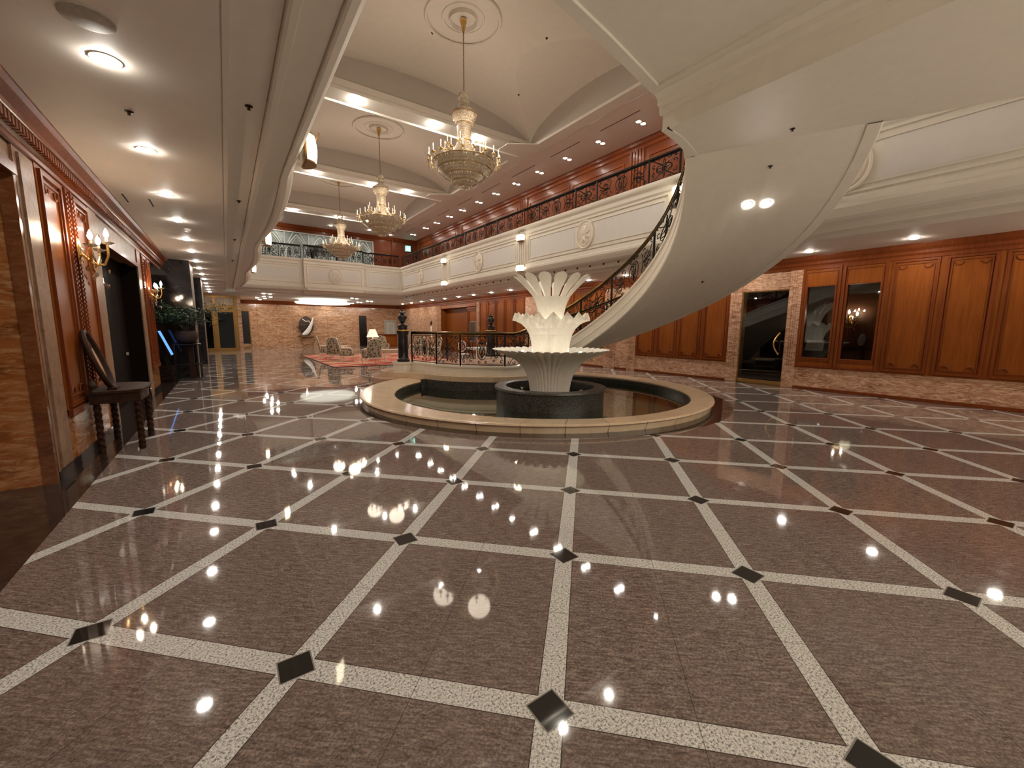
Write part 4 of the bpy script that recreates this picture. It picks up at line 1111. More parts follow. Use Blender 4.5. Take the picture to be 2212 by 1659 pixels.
# twin light sunk in the stair soffit
def soffit_point(t_, r): return Vector(hel(t_, r, -.004))
def soffit_twin():
    best = None
    for px, py in ((1618, 440), (1656, 437)):
        d = (Rv * ((px - W_ / 2) / FPX) + Uv * ((H_ / 2 - py) / FPX) + Fv)
        b = (9, 0, 0)
        for i in range(120):
            for j in range(60):
                q = Vector(hel(i / 100, RI + (RO - RI) * j / 60)); v = q - Vector((0, 0, HC)); e = v.cross(d).length / (v.length * d.length)
                if e < b[0]: b = (e, i / 100, RI + (RO - RI) * j / 60)
        yield b[1], b[2]
tw = list(soffit_twin())
c0 = soffit_point(*tw[0])
t = thing('twin_downlight', 'bright twin downlight set into the white underside of the staircase', 'downlight', c0)
for a, r in tw:
    p = soffit_point(a, r); e1 = (Vector(hel(a + .01, r)) - Vector(hel(a - .01, r))).normalized(); e2 = Vector((cos(PHE + a), sin(PHE + a), 0)); nn = e1.cross(e2); nn = -nn if nn.z > 0 else nn
    mb = MB(); mb.grid(lambda u, v: p + e1 * (cos(2 * PI * u) * (.062 + .02 * v)) + e2 * (sin(2 * PI * u) * (.062 + .02 * v)) + nn * (.006 * (1 - v) + .001), 18, 1, cu=True); mb.build('trim_ring', M['satin'], t)
    mb = MB(); mb.grid(lambda u, v: p + e1 * (cos(2 * PI * u) * .062 * v) + e2 * (sin(2 * PI * u) * .062 * v) + nn * (.02 - .014 * v), 18, 3, cu=True); mb.build('lens', M['lamp'], t, smooth=True)
# small ceiling fittings
def sprinkler(loc, label, grp):
    t = thing('sprinkler_head', label, 'sprinkler', loc, 0, grp)
    mb = MB(); mb.lathe([(.034, 0), (.034, -.006), (.014, -.012), (.010, -.03), (.018, -.034), (0, -.038)], loc, 12); mb.build('head', M['darkwood'], t, smooth=True)
for i, (x, y, z, l) in enumerate(((-.6, 5.44, ZL, 'small round sensor between the first two downlights of the left aisle'), (.33, 4.9, 3.68, 'nearest small sprinkler in the grey left soffit band'), (.33, 8.5, 3.68, 'second small sprinkler in the grey left soffit band'), (.33, 12.2, 3.68, 'third small sprinkler in the grey left soffit band'), (.33, 16.0, 3.68, 'fourth small sprinkler in the grey left soffit band'))):
    sprinkler((x, y, z), l, 'sprinklers in the ceilings')
for (px, py), l in (((1712, 278), 'sprinkler on the stair landing underside nearest the right edge'), ((1665, 361), 'sprinkler on the stair underside above the twin light'), ((1517, 608), 'sprinkler low on the stair underside')):
    d = (Rv * ((px - W_ / 2) / FPX) + Uv * ((H_ / 2 - py) / FPX) + Fv)
    if py < 300: p = Vector((0, 0, HC)) + d * ((4.5 - HC) / d.z)
    else:
        b = (9, None)
        for i in range(200):
            for j in range(50):
                q = Vector(hel(i / 100, RI + (RO - RI) * j / 50)); v = q - Vector((0, 0, HC)); e = v.cross(d).length / (v.length * d.length)
                if e < b[0]: b = (e, q)
        p = b[1]
    sprinkler(tuple(p), l, 'sprinklers in the ceilings')
for (x, y), l in (((5.11, 11.17), 'left ceiling sprinkler in front of the nearest chandelier bay'), ((7.63, 9.41), 'right ceiling sprinkler by the nearest chandelier rose'), ((8.45, 11.83), 'ceiling sprinkler between the nearest chandelier and the right arch')):
    sprinkler((x, y, 8.5 + RISE * sqrt(1 - ((x - XC) / A_) ** 2)), l, 'sprinklers in the ceilings')
t = thing('ceiling_speaker', 'round grey ceiling speaker grille at the top left corner', 'speaker', (-.6, 4.02, ZL))
mb = MB(); mb.lathe([(.14, 0), (.14, -.006), (.12, -.01), (0, -.012)], (-.6, 4.02, ZL), 24); mb.build('grille', M['grille'], t, smooth=True)
t = thing('smoke_detector', 'white smoke detector by the fifth left aisle downlight', 'smoke detector', (-.5, 11.0, ZL))
mb = MB(); mb.lathe([(.07, 0), (.07, -.02), (.05, -.05), (0, -.055)], (-.5, 11.0, ZL), 16); mb.build('housing', M['satin'], t, smooth=True)
for i, (x, y) in enumerate(((-1.15, 9.0), (-.85, 9.1))):
    t = thing('air_slot', '%s short dark air slot in the left aisle ceiling' % ('wall side' if i == 0 else 'inner'), 'vent', (x, y, ZL))
    mb = MB(); mb.obox((x, y, ZL - .002), (.02, .5, .006)); mb.build('slot', M['dark'], t)
for i in range(8):
    y = 9.2 + i * 2.7
    t = thing('air_slot', '%s long dark air slot along the upper right gallery ceiling from the camera' % ORD[i], 'vent', (11.28, y, ZU), 0, 'air slots in the upper right gallery ceiling')
    mb = MB(); mb.obox((11.28, y + .8, ZU - .002), (.03, 1.7, .006)); mb.build('slot', M['darkwood'], t)

# ------------------------------------------------------------------ chandeliers
def make_chandelier(loc, label):
    X, Y, Z = loc
    t = thing('chandelier', label, 'chandelier', loc, 0, 'crystal chandeliers under the vaults')
    L = lambda *p: (X + p[0], Y + p[1], Z + p[2])
    mb = MB(); mb.lathe([(0, 4.02), (.085, 4.02), (.09, 3.97), (.06, 3.88), (.045, 3.78), (.02, 3.72), (0, 3.72)], loc, 16); mb.build('canopy_cup', M['brass'], t, smooth=True)
    mb = MB()
    for k in range(26):
        z = 3.74 - k * .058; a = k % 2 * PI / 2
        mb.tube([L(.016 * cos(q) * cos(a), .016 * cos(q) * sin(a), z + .036 * sin(q)) for q in [2 * PI * i / 8 for i in range(8)]], .007, 4, True)
    mb.build('chain', M['gold'], t)
    mb = MB()
    mb.lathe([(0, 2.26), (.13, 2.26), (.16, 2.20), (.155, 2.16), (.10, 2.12), (.15, 2.06), (.15, 2.02), (.08, 1.98), (.09, 1.95), (.20, 1.90), (.29, 1.83), (.315, 1.76), (.31, 1.70), (.28, 1.62), (.235, 1.55), (.205, 1.50)], loc, 28)
    mb.build('crown', M['crystal'], t, smooth=True)
    mb = MB(); mb.lathe([(.19, 1.50), (.18, 1.44), (.175, 1.16), (.185, 1.08), (.23, .98), (.29, .88), (.37, .78), (.43, .70), (.44, .60), (.40, .52)], loc, 28); mb.build('stem_column', M['crystal'], t, smooth=True)
    mb = MB(); mb.lathe([(.42, .55), (.60, .56), (.80, .57), (.83, .54), (.82, .49), (.76, .40), (.71, .37), (.70, .345), (.60, .265), (.53, .22), (.52, .20), (.40, .12), (.33, .08), (.32, .065), (.22, .02), (.14, -.01), (.13, -.03), (.05, -.06), (.03, -.10), (0, -.11)], loc, 40); mb.build('basket', M['crystal'], t, smooth=True)
    for r, z in ((.83, .55), (.71, .365), (.53, .215), (.33, .075), (.14, -.015), (.315, 1.76), (.205, 1.52), (.19, 1.10), (.44, .66)):
        mb = MB(); mb.tube([L((r + .006) * cos(2 * PI * i / 40), (r + .006) * sin(2 * PI * i / 40), z) for i in range(40)], .011, 5, True); mb.build('gilt_band', M['gold'], t, smooth=True)
    am = MB(); am.tube([(.66, 0, .58), (.76, 0, .52), (.86, 0, .48), (.93, 0, .54), (.94, 0, .60)], .012, 5); am.lathe([(0, .0), (.03, .0), (.055, .03), (.02, .035), (0, .035)], (.94, 0, .59), 10)
    ame = am.mesh('arm', M['brass'], smooth=True)
    ai = MB(); ai.tube([(.32, 0, .80), (.42, 0, .80), (.50, 0, .84), (.52, 0, .92)], .011, 5); ai.lathe([(0, .0), (.03, 0), (.05, .03), (0, .03)], (.52, 0, .91), 10)
    aie = ai.mesh('arm', M['brass'], smooth=True)
    cm = MB(); cm.lathe([(0, 0), (.012, 0), (.012, .13), (.016, .14), (.017, .16), (.010, .19), (0, .205)], (0, 0, 0), 8); cme = cm.mesh('candle', M['candle'], smooth=True)
    dm = MB()
    for q in range(5):
        a = 2 * PI * q / 5; c = (.05 * cos(a), .05 * sin(a), -.05 - .012 * (q % 2))
        dm.lathe([(0, -.035), (.011, 0), (0, .03)], c, 5)
    for q in range(2): dm.lathe([(0, -.05), (.014, 0), (0, .03)], (0, 0, -.10 - .06 * q), 5)
    dme = dm.mesh('crystal_drop', M['crystal'])
    for n, me, rr, zz in ((20, ame, .94, .62), (8, aie, .52, .94)):
        for k in range(n):
            a = 2 * PI * k / n + .1
            o = bpy.data.objects.new('arm', me); COL.objects.link(o); o.parent = t; o.rotation_euler = (0, 0, a)
            c = bpy.data.objects.new('candle', cme); COL.objects.link(c); c.parent = o; c.location = (rr, 0, zz)
            d = bpy.data.objects.new('crystal_drop', dme); COL.objects.link(d); d.parent = o; d.location = (rr, 0, zz)
    mb = MB(); rnd = random.Random(3)
    for k in range(150):
        a = rnd.random() * 2 * PI; z = rnd.choice((.53, .35, .20, .06, -.03)); r = {.53: .84, .35: .72, .20: .54, .06: .34, -.03: .14}[z]
        mb.lathe([(0, -.03), (.011, 0), (0, .02)], L(r * cos(a), r * sin(a), z - .03), 4)
    o = mb.build('hanging_crystals', M['glaze'], t, kind='stuff')
    return t
ch = make_chandelier((XC, 10.24, 5.41), 'large gilt crystal chandelier nearest the camera on a long chain')
dup(ch, (XC, 17.32, 5.41), .15, 'second gilt crystal chandelier, left of and beyond the nearest one')
dup(ch, (XC, 24.40, 5.41), .3, 'farthest gilt crystal chandelier, in front of the etched glazing')
for y in BAYS:  # added unseen fill lights that brighten the vaults, also where no chandelier hangs
    for k in range(3):
        lt = bpy.data.lights.new('vault_fill', 'POINT'); lt.energy = FILL_W; lt.color = (1, .84, .66); lt.shadow_soft_size = .32
        o = bpy.data.objects.new('vault_fill', lt); COL.objects.link(o); o.location = (XC + .72 * cos(2.1 * k + .5), y + .72 * sin(2.1 * k + .5), 6.5)

# ------------------------------------------------------------------ wall lights
def crystal_sconce(loc, label, face=1, fac=1.0, group='crystal sconces on the left wall'):
    t = thing('crystal_sconce', label, 'wall light', loc, 0, group)
    X, Y, Z = loc; L = lambda x, y, z: (X + face * x * fac, Y + y * fac, Z + z * fac)
    mb = MB(); mb.grid(lambda u, v: L(.012 + .02 * cos(PI * v / 2), .07 * sin(PI * v / 2) * cos(2 * PI * u), .14 * sin(PI * v / 2) * sin(2 * PI * u)), 16, 4, cu=True); mb.build('backplate', M['brass'], t, smooth=True)
    for k, (dy, dx, dz) in enumerate(((-.17, .14, .10), (0, .24, .16), (.17, .14, .10))):
        P = [L(.02, 0, -.02), L(.10 + dx * .2, dy * .4, -.13), L(dx * .85, dy * .85, -.12), L(dx, dy, -.02), L(dx, dy, dz - .06)]
        Q = []
        for i in range(len(P) - 1):
            for q in range(4): Q.append(Vector(P[i]).lerp(Vector(P[i + 1]), q / 4))
        Q.append(Vector(P[-1])); mb = MB(); mb.tube(Q, .011 * fac, 6); a = mb.build('arm', M['brass'], t, smooth=True)
        mb = MB(); mb.lathe([(0, -.02), (.04, -.01), (.075, .015), (.03, .01), (0, .01)], L(dx, dy, dz - .05), 14); mb.lathe([(0, 0), (.016, 0), (.016, .06), (0, .06)], L(dx, dy, dz - .05), 8); mb.build('drip_pan', M['crystal'], a, smooth=True)
        mb = MB(); mb.lathe([(0, 0), (.016, .01), (.026, .04), (.018, .08), (0, .12)], L(dx, dy, dz + .01), 12); mb.build('bulb', M['bulb'], a, smooth=True)
    mb = MB(); mb.tube([L(.10, .15 * cos(q), -.10 + .15 * sin(q)) for q in [2 * PI * i / 24 for i in range(24)]], .008, 5, True); mb.tube([L(.12, .085 * cos(q), -.12 + .085 * sin(q)) for q in [2 * PI * i / 20 for i in range(20)]], .007, 5, True); mb.build('scroll_ring', M['brass'], t, smooth=True)
    mb = MB(); rnd = random.Random(5)
    for k in range(34):
        a = rnd.random() * 2 * PI; r = .06 + .13 * rnd.random(); mb.lathe([(0, -.045), (.012, 0), (0, .02)], L(.05 + .16 * rnd.random(), r * cos(a), -.16 + .20 * rnd.random() - .1 * (k % 3)), 5)
    mb.build('crystal_drops', M['chrome'], t, kind='stuff')
    return t
crystal_sconce((XL + .06, 7.37, 2.50), 'lit crystal candle sconce on the wood panel above the console table', 1, 1.15)
crystal_sconce((XL + .03, 13.34, 2.40), 'lit crystal candle sconce beyond the dark doorway on the left wall')
crystal_sconce((-2.9, 19.2, 1.75), 'small lit crystal sconce in the recess behind the blue sign board', 1, .8)
crystal_sconce((15.55, 4.35, 1.95), 'lit crystal sconce seen through the right hand window pane', -1, 1.0, 'crystal sconces inside the dim room')
def lantern(loc, s, label, w=.46, h=.24):
    """fluted glass fitting on a gallery pilaster; s = outward direction in x"""
    t = thing('gallery_lantern', label, 'wall light', loc, 0, 'fluted lanterns on the gallery fronts')
    X, Y, Z = loc
    prof = lambda v: w / 2 * (.86 + .14 * sin(PI * v))
    mb = MB()
    def fn(u, v):
        a = PI * u; k = .93 + .07 * abs(cos(a * 7)); return (X + s * (.03 + prof(v) * .75 * sin(a) * k), Y - prof(v) * cos(a) * k, Z - h / 2 + h * v)
    mb.grid(fn, 42, 8); mb.build('fluted_glass', M['lantern'], t, smooth=True)
    mb = MB()
    for zz in (-h / 2 - .012, h / 2 - .008):
        mb.prism([(X + s * (.02 + (w / 2 + .0) * .72 * sin(PI * k / 12)), Y - w / 2 * .92 * cos(PI * k / 12)) for k in range(13)], Z + zz, Z + zz + .02)
    mb.box(min(X, X + s * .03), max(X, X + s * .03), Y - w / 2 * .9, Y + w / 2 * .9, Z - h / 2, Z + h / 2)
    mb.build('gilt_frame', M['gold'], t)
    mb = MB()
    for k in range(9): mb.lathe([(0, -.02), (.012, 0), (0, .02)], (X + s * .2, Y - w * .32 + w * .64 * k / 8, Z + h / 2 + .035), 5)
    mb.build('finial', M['gold'], t)
    return t
for i, yb in enumerate(BEAMS[:3]):
    nm = ('behind the staircase', 'above the fountain', 'far, near the end of the gallery')[i]
    lantern((10.05, yb, 5.22), -1, 'upper lit lantern on the right gallery front, %s' % nm)
    lantern((10.05, yb, 4.03), -1, 'lower lit lantern on the right gallery front, %s' % nm)
for i, yb in enumerate(BEAMS[:3]):
    nm = ('nearest', 'middle', 'farthest')[i]
    lantern((1.06, yb, 4.06), 1, '%s lit fluted lantern on the left gallery front' % nm, .42, .36)
    lantern((1.03, yb, 5.22), 1, '%s upper lantern on the left gallery front, hidden above the soffit' % nm, .34, .28)

# ------------------------------------------------------------------ furniture and smaller things
def spiral_leg(mb, x, y, z0, z1, r, turns=7):
    def fn(u, v):
        a = 2 * PI * u; rr = r * (1 + .13 * sin(2 * a + 2 * PI * turns * v)); return (x + rr * cos(a), y + rr * sin(a), z0 + (z1 - z0) * v)
    mb.grid(fn, 10, 60, cu=True)
t = thing('console_table', 'dark wooden console table with rope twist legs against the left wall', 'table', (-1.2, 7.4, 0))
top = [(-1.425, 6.90), (-1.10, 6.94), (-.94, 7.03), (-.92, 7.4), (-.94, 7.78), (-1.10, 7.94), (-1.425, 8.02)]
mb = MB(); mb.prism(top, .755, .785); mb.build('tabletop', M['darkwood'], t)
mb = MB(); mb.prism([(x - .03 * (x > -1.4), 7.4 + (y - 7.4) * .95) for x, y in top], .63, .755); mb.build('apron', M['darkwood'], t)
for x, y in ((-1.0, 7.02), (-1.0, 7.78), (-1.375, 7.0), (-1.375, 7.88)):
    mb = MB(); spiral_leg(mb, x, y, .06, .63, .035); mb.lathe([(0, 0), (.03, 0), (.04, .03), (.028, .06)], (x, y, 0), 12); mb.build('leg', M['darkwood'], t, smooth=True)
mb = MB()
for y in (7.06, 7.74): mb.lathe([(0, -.008), (.014, 0), (0, .01)], (-.945, y, .70), 8)
mb.build('knob', M['brass'], t)
t = thing('table_mirror', 'oval dark framed mirror leaning on the console table against the wall', 'mirror', (-1.24, 7.16, .785))
c = Vector((-1.345, 7.16, 1.165)); au = Vector((0, 1, 0)); av = Vector((-.27, 0, .96)).normalized(); an = au.cross(av)
mb = MB(); mb.tube([c + au * (.20 * cos(q)) + av * (.36 * sin(q)) for q in [2 * PI * i / 40 for i in range(40)]], .030, 8, True); mb.build('oval_frame', M['darkwood'], t, smooth=True)
mb = MB(); mb.grid(lambda u, v: c + au * (.195 * v * cos(2 * PI * u)) + av * (.35 * v * sin(2 * PI * u)), 32, 4, cu=True); mb.build('mirror_glass', M['mirror'], t)
mb = MB(); mb.obox((-1.23, 7.16, .80), (.09, .22, .03)); mb.tube([(-1.23, 7.16, .80), c - av * .37], .02, 6); mb.build('foot', M['darkwood'], t)
t = thing('glass_ornament', 'small dark glass ornament on the console table behind the mirror', 'ornament', (-1.38, 6.93, .785))
mb = MB(); mb.lathe([(0, 0), (.035, 0), (.02, .03), (.045, .08), (.03, .13), (0, .15)], (-1.38, 6.93, .785), 14); mb.build('vase', M['pot'], t, smooth=True)

# bonsai like tree on a black metal stand
px_, py_ = -.98, 15.62
t = thing('plant_stand', 'tall black metal plant stand at the foot of the dark marble pier', 'plant stand', (px_, py_, 0))
for sx in (-.29, .29):
    for sy in (-.27, .27):
        mb = MB(); mb.box(px_ + sx - .014, px_ + sx + .014, py_ + sy - .014, py_ + sy + .014, 0, 1.05); mb.build('leg', M['iron'], t)
mb = MB(); mb.box(px_ - .32, px_ + .32, py_ - .30, py_ + .30, 1.05, 1.075); mb.build('tray', M['iron'], t)
mb = MB()
for z in (.015, .46):
    for a, b in (((-.29, -.27), (.29, -.27)), ((-.29, .27), (.29, .27)), ((-.29, -.27), (-.29, .27)), ((.29, -.27), (.29, .27))):
        mb.tube([(px_ + a[0], py_ + a[1], z), (px_ + b[0], py_ + b[1], z)], .012, 4)
mb.build('rail', M['iron'], t)
mb = MB(); mb.box(px_ + .02, px_ + .14, py_ - .06, py_ + .06, .02, 1.05); mb.build('centre_post', M['darkwood'], t)
t = thing('wooden_crate', 'low dark slatted crate standing beside the plant stand', 'crate', (px_ - .62, py_ - .12, 0))
mb = MB()
for k in range(4): mb.box(px_ - .90, px_ - .33, py_ - .32, py_ + .08, .06 + k * .11, .15 + k * .11)
mb.box(px_ - .88, px_ - .35, py_ - .30, py_ + .06, .02, .48); mb.build('slatted_box', M['darkwood'], t)
t = thing('potted_tree', 'dark green bushy tree in a round brown pot on the tall plant stand', 'plant', (px_, py_, 1.075))
mb = MB(); mb.lathe([(0, 0), (.14, 0), (.24, .08), (.285, .20), (.275, .32), (.24, .38), (.22, .37), (.24, .31), (0, .30)], (px_, py_, 1.075), 28); mb.build('pot', M['pot'], t, smooth=True)
mb = MB(); rnd = random.Random(11); tips = []
for k in range(16):
    a = rnd.random() * 2 * PI; e = .25 + .5 * rnd.random(); z = .55 + .55 * rnd.random()
    P = [Vector((px_, py_, 1.35)), Vector((px_ + .1 * cos(a), py_ + .1 * sin(a), 1.55)), Vector((px_ + e * .6 * cos(a), py_ + e * .6 * sin(a), 1.4 + z * .6)), Vector((px_ + e * cos(a), py_ + e * sin(a), 1.35 + z * .75))]
    for q_ in P: q_.y = min(q_.y, 16.0)
    mb.tube(P, .016, 5, taper=lambda q: 1 - .7 * q); tips += [P[2], P[3]]
mb.build('branch', M['bark'], t)
mb = MB()
for k in range(3000):
    tp = tips[rnd.randrange(len(tips))]; c = tp + Vector((rnd.gauss(0, .16), rnd.gauss(0, .16), rnd.gauss(0, .075)))
    if c.y > 16.06 or c.y > 16.0 and c.x < -.7: continue
    d = Vector((rnd.gauss(0, 1), rnd.gauss(0, 1), rnd.gauss(0, .45))).normalized(); s = d.cross(Vector((rnd.gauss(0, .4), rnd.gauss(0, .4), 1))).normalized(); l = .03 + .03 * rnd.random()
    mb.quad(c - d * l, c + s * l * .34, c + d * l, c - s * l * .34)
mb.build('foliage', M['leaf'], t)
t = thing('sign_board', 'blue lit sign board leaning back on an easel in the left recess', 'sign', (-1.62, 15.35, 0))
c = Vector((-1.42, 14.9, 1.12)); mb = MB(); mb.obox(c, (.035, .55, .78), .0, -.34); mb.build('board', M['black'], t)
mb = MB(); mb.obox(c + Vector((.018, 0, .006)), (.012, .49, .70), 0, -.34); mb.build('blue_panel', M['blue_lit'], t)
for a, b in (((-1.30, 14.68, .0), (-1.56, 14.68, 1.4)), ((-1.30, 15.12, .0), (-1.56, 15.12, 1.4)), ((-1.9, 14.9, 0), (-1.56, 14.9, 1.4))):
    mb = MB(); mb.tube([a, b], .014, 5); mb.build('leg', M['iron'], t)

# sitting group on a red rug
t = thing('rug', 'large red patterned rug under the far sitting group', 'rug', (6.4, 21.7, 0))
mb = MB(); mb.box(3.47, 9.3, 17.45, 25.9, .002, .014); mb.build('pile', M['rug'], t)
mb = MB(); mb.box(3.42, 9.35, 17.40, 17.45, .002, .016); mb.box(3.42, 9.35, 25.9, 25.95, .002, .016); mb.box(3.42, 3.47, 17.4, 25.95, .002, .016); mb.box(9.3, 9.35, 17.4, 25.95, .002, .016); mb.build('border', M['dark'], t)
GZ = .017
def make_armchair(loc, rz, label):
    t = thing('armchair', label, 'armchair', loc, rz, 'floral armchairs of the lounge')
    mb = MB()
    def seat(u, v): return (-.31 + .62 * u, -.30 + .60 * v, .40 + .06 * (sin(PI * u) * sin(PI * v)) ** .4)
    mb.grid(seat, 12, 12); mb.box(-.31, .31, -.30, .30, .26, .40); mb.build('seat', M['floral'], t, world=False)
    def back(u, v, d):
        x = -.31 + .62 * u; z = .36 + .66 * v + (.09 * sin(PI * u) ** 1.2 * v); w = 1 - .12 * v
        return (x * w * (1.04 - .12 * abs(v - .5)), -.29 - .16 * v + d - .04 * (1 - (2 * u - 1) ** 2) + .05, z)
    mb = MB(); mb.grid(lambda u, v: back(u, v, .03), 12, 10); mb.grid(lambda u, v: back(u, v, -.05), 12, 10)
    for v0 in (0, 1):
        for i in range(12): mb.quad(back(i / 12, v0, .03), back((i + 1) / 12, v0, .03), back((i + 1) / 12, v0, -.05), back(i / 12, v0, -.05))
    for u0 in (0, 1):
        for i in range(10): mb.quad(back(u0, i / 10, .03), back(u0, (i + 1) / 10, .03), back(u0, (i + 1) / 10, -.05), back(u0, i / 10, -.05))
    mb.build('backrest', M['floral'], t, smooth=True, world=False)
    mb = MB(); mb.tube([back(0, i / 10, -.01) for i in range(11)] + [back(i / 12, 1, -.01) for i in range(1, 13)] + [back(1, 1 - i / 10, -.01) for i in range(1, 11)], .024, 6); mb.build('back_frame', M['cream'], t, smooth=True, world=False)
    for s in (-1, 1):
        mb = MB(); mb.tube([(s * .33, -.26, .62), (s * .36, -.05, .63), (s * .37, .12, .62), (s * .37, .20, .58), (s * .35, .22, .48), (s * .33, .20, .38)], .026, 6); mb.build('arm', M['cream'], t, smooth=True, world=False)
        mb = MB(); mb.box(s * .33 - .02, s * .33 + .02, -.26, .18, .30, .56); mb.build('side_panel', M['floral'], t, world=False)
        for y, k in ((.27, 1), (-.27, -1)):
            mb = MB(); mb.tube([(s * .28, y, .30), (s * .315, y + k * .03, .22), (s * .29, y + k * .02, .10), (s * .30, y + k * .045, .015)], .026, 6, taper=lambda q: 1 - .4 * q); mb.build('leg', M['cream'], t, smooth=True, world=False)
    mb = MB(); mb.box(-.32, .32, -.31, .31, .24, .28); mb.build('seat_rail', M['cream'], t, world=False)
    return t
a0 = make_armchair((5.15, 18.15, GZ), .12, 'nearest floral armchair with its back to us at the front of the red rug')
for l, r, lab in (((4.62, 20.2, GZ), -1.75, 'floral armchair facing right, nearest of the left row on the rug'), ((4.35, 21.35, GZ), -.45, 'wide backed floral armchair turned away, middle of the left row on the rug'), ((4.25, 23.0, GZ), -1.7, 'floral armchair at the far end of the left row on the rug'),
                  ((7.55, 24.3, GZ), 3.0, 'floral armchair facing us behind the white table lamp'), ((8.4, 19.0, GZ), 1.4, 'floral armchair seen through the iron railing beside the black newel'), ((9.0, 22.6, GZ), 1.8, 'floral armchair at the right end of the rug behind the railing')):
    dup(a0, l, r, lab)
def table(name, loc, size, label, mat=M['cream'], cat='table'):
    x, y, z0 = loc; w, d, h = size
    t = thing(name, label, cat, loc)
    mb = MB(); mb.box(x - w / 2, x + w / 2, y - d / 2, y + d / 2, z0 + h - .035, z0 + h); mb.build('tabletop', mat, t)
    mb = MB(); mb.box(x - w / 2 + .04, x + w / 2 - .04, y - d / 2 + .04, y + d / 2 - .04, z0 + h - .11, z0 + h - .035); mb.build('apron', mat, t)
    for sx in (-1, 1):
        for sy in (-1, 1):
            cx, cy = x + sx * (w / 2 - .07), y + sy * (d / 2 - .07)
            mb = MB(); mb.tube([(cx, cy, z0 + h - .1), (cx + sx * .03, cy + sy * .03, z0 + h * .6), (cx, cy, z0 + h * .25), (cx + sx * .02, cy + sy * .02, z0)], .028, 6, taper=lambda q: 1 - .4 * q); mb.build('leg', mat, t, smooth=True)
    return t
table('coffee_table', (6.35, 18.6, GZ), (1.25, .7, .60), 'cream coffee table right of the nearest armchair on the rug')
table('side_table', (5.95, 20.6, GZ), (.75, .75, .56), 'low cream side table carrying the table lamp')
table('side_table', (5.2, 24.6, GZ), (.9, .6, .55), 'cream side table behind the left row of armchairs')
table('dining_table', (9.5, 16.2, 0), (.9, .9, .74), 'white table seen through the iron stair railing', M['white'])
t = thing('table_lamp', 'table lamp with a white conical shade on the side table', 'lamp', (5.95, 20.6, GZ + .56))
z = GZ + .56
mb = MB(); mb.lathe([(.29, .56), (.14, .94), (.13, .94), (.28, .56)], (5.95, 20.6, z), 28); mb.build('lamp_shade', M['shade'], t, smooth=True)
mb = MB(); mb.lathe([(0, 0), (.10, 0), (.11, .03), (.07, .06), (.13, .22), (.15, .34), (.09, .44), (.04, .48), (.03, .6), (0, .6)], (5.95, 20.6, z), 20); mb.build('base', M['white'], t, smooth=True)
for i, (x, y) in enumerate(((8.75, 16.3), (10.35, 16.5))):
    t = thing('side_chair', 'white openwork side chair %s the white table behind the railing' % ('left of' if i == 0 else 'right of'), 'chair', (x, y, 0), 0, 'white chairs behind the railing')
    mb = MB(); mb.box(x - .2, x + .2, y - .2, y + .2, .43, .47); mb.build('seat', M['white'], t)
    mb = MB(); oval(mb, (x, y + .2, .80), (1, 0, 0), (0, 0, 1), (0, 1, 0), .19, .24, .018, 20)
    for k in (-.08, 0, .08): mb.tube([(x + k, y + .2, .58), (x + k, y + .2, 1.02)], .01, 4)
    mb.build('backrest', M['white'], t)
    for sx in (-.17, .17):
        for sy in (-.17, .17): mb = MB(); mb.tube([(x + sx, y + sy, 0), (x + sx, y + sy, .43)], .016, 6); mb.build('leg', M['white'], t)
# far wall pieces
t = thing('console_table', 'gilded console table against the far marble wall under the carved relief', 'table', (5.3, 36.15, 0))
mb = MB(); mb.prism([(4.72, 36.47), (4.78, 36.12), (5.0, 35.95), (5.6, 35.95), (5.82, 36.12), (5.88, 36.47)], .86, .93); mb.build('tabletop', M['gold'], t)
for sx in (-1, 1):
    mb = MB(); mb.tube([(5.3 + sx * .40, 36.05, .86), (5.3 + sx * .56, 36.0, .66), (5.3 + sx * .40, 36.1, .35), (5.3 + sx * .30, 36.1, .12), (5.3 + sx * .42, 36.0, .02)], .035, 6); mb.build('leg', M['gold'], t, smooth=True)
mb = MB(); mb.tube([(4.98, 36.1, .14), (5.3, 36.1, .26), (5.62, 36.1, .14)], .03, 6); mb.build('stretcher', M['gold'], t, smooth=True)
t = thing('wall_sculpture', 'dark shell shaped relief with a white sweeping wing, standing on the gilded console', 'sculpture', (5.3, 36.2, .93))
mb = MB(); mb.grid(lambda u, v: (5.28 + .55 * v ** .7 * cos(2 * PI * u) * (1 - .18 * sin(2 * PI * u) ** 2), 36.30 - .13 * (1 - v) - .03 * abs(sin(9 * PI * u)) * v, 1.72 + .76 * v ** .7 * sin(2 * PI * u)), 48, 8, cu=True); mb.lathe([(0, 0), (.22, 0), (.2, .05), (.08, .1), (0, .1)], (5.3, 36.22, .93), 16); mb.build('shell', M['brown_relief'], t, smooth=True)
mb = MB()
def wing(u, v):
    x = 4.95 + .85 * u; z = 1.0 + .10 * u + 1.25 * u ** 3; wdt = .40 * sin(PI * min(1, u * .9 + .06)) ** .8
    return (x - wdt * .55 * (v - .5) * u, 36.10 - .05 * sin(PI * v), z + wdt * (v - .2))
mb.grid(wing, 18, 6); mb.tube([(5.0, 36.12, 2.25), (5.25, 36.1, 2.05), (5.45, 36.1, 2.1), (5.55, 36.1, 1.95)], .03, 6); mb.build('white_wing', M['white'], t, smooth=True)
t = thing('reception_desk', 'brown wooden desk before the pale door at the right end of the far wall', 'desk', (11.0, 34.7, 0))
mb = MB(); mb.box(9.9, 12.0, 34.4, 35.0, 0, 1.02); mb.build('front', M['wood'], t)
mb = MB(); mb.box(9.82, 12.08, 34.32, 35.08, 1.02, 1.07); mb.build('worktop', M['wood_dark'], t)
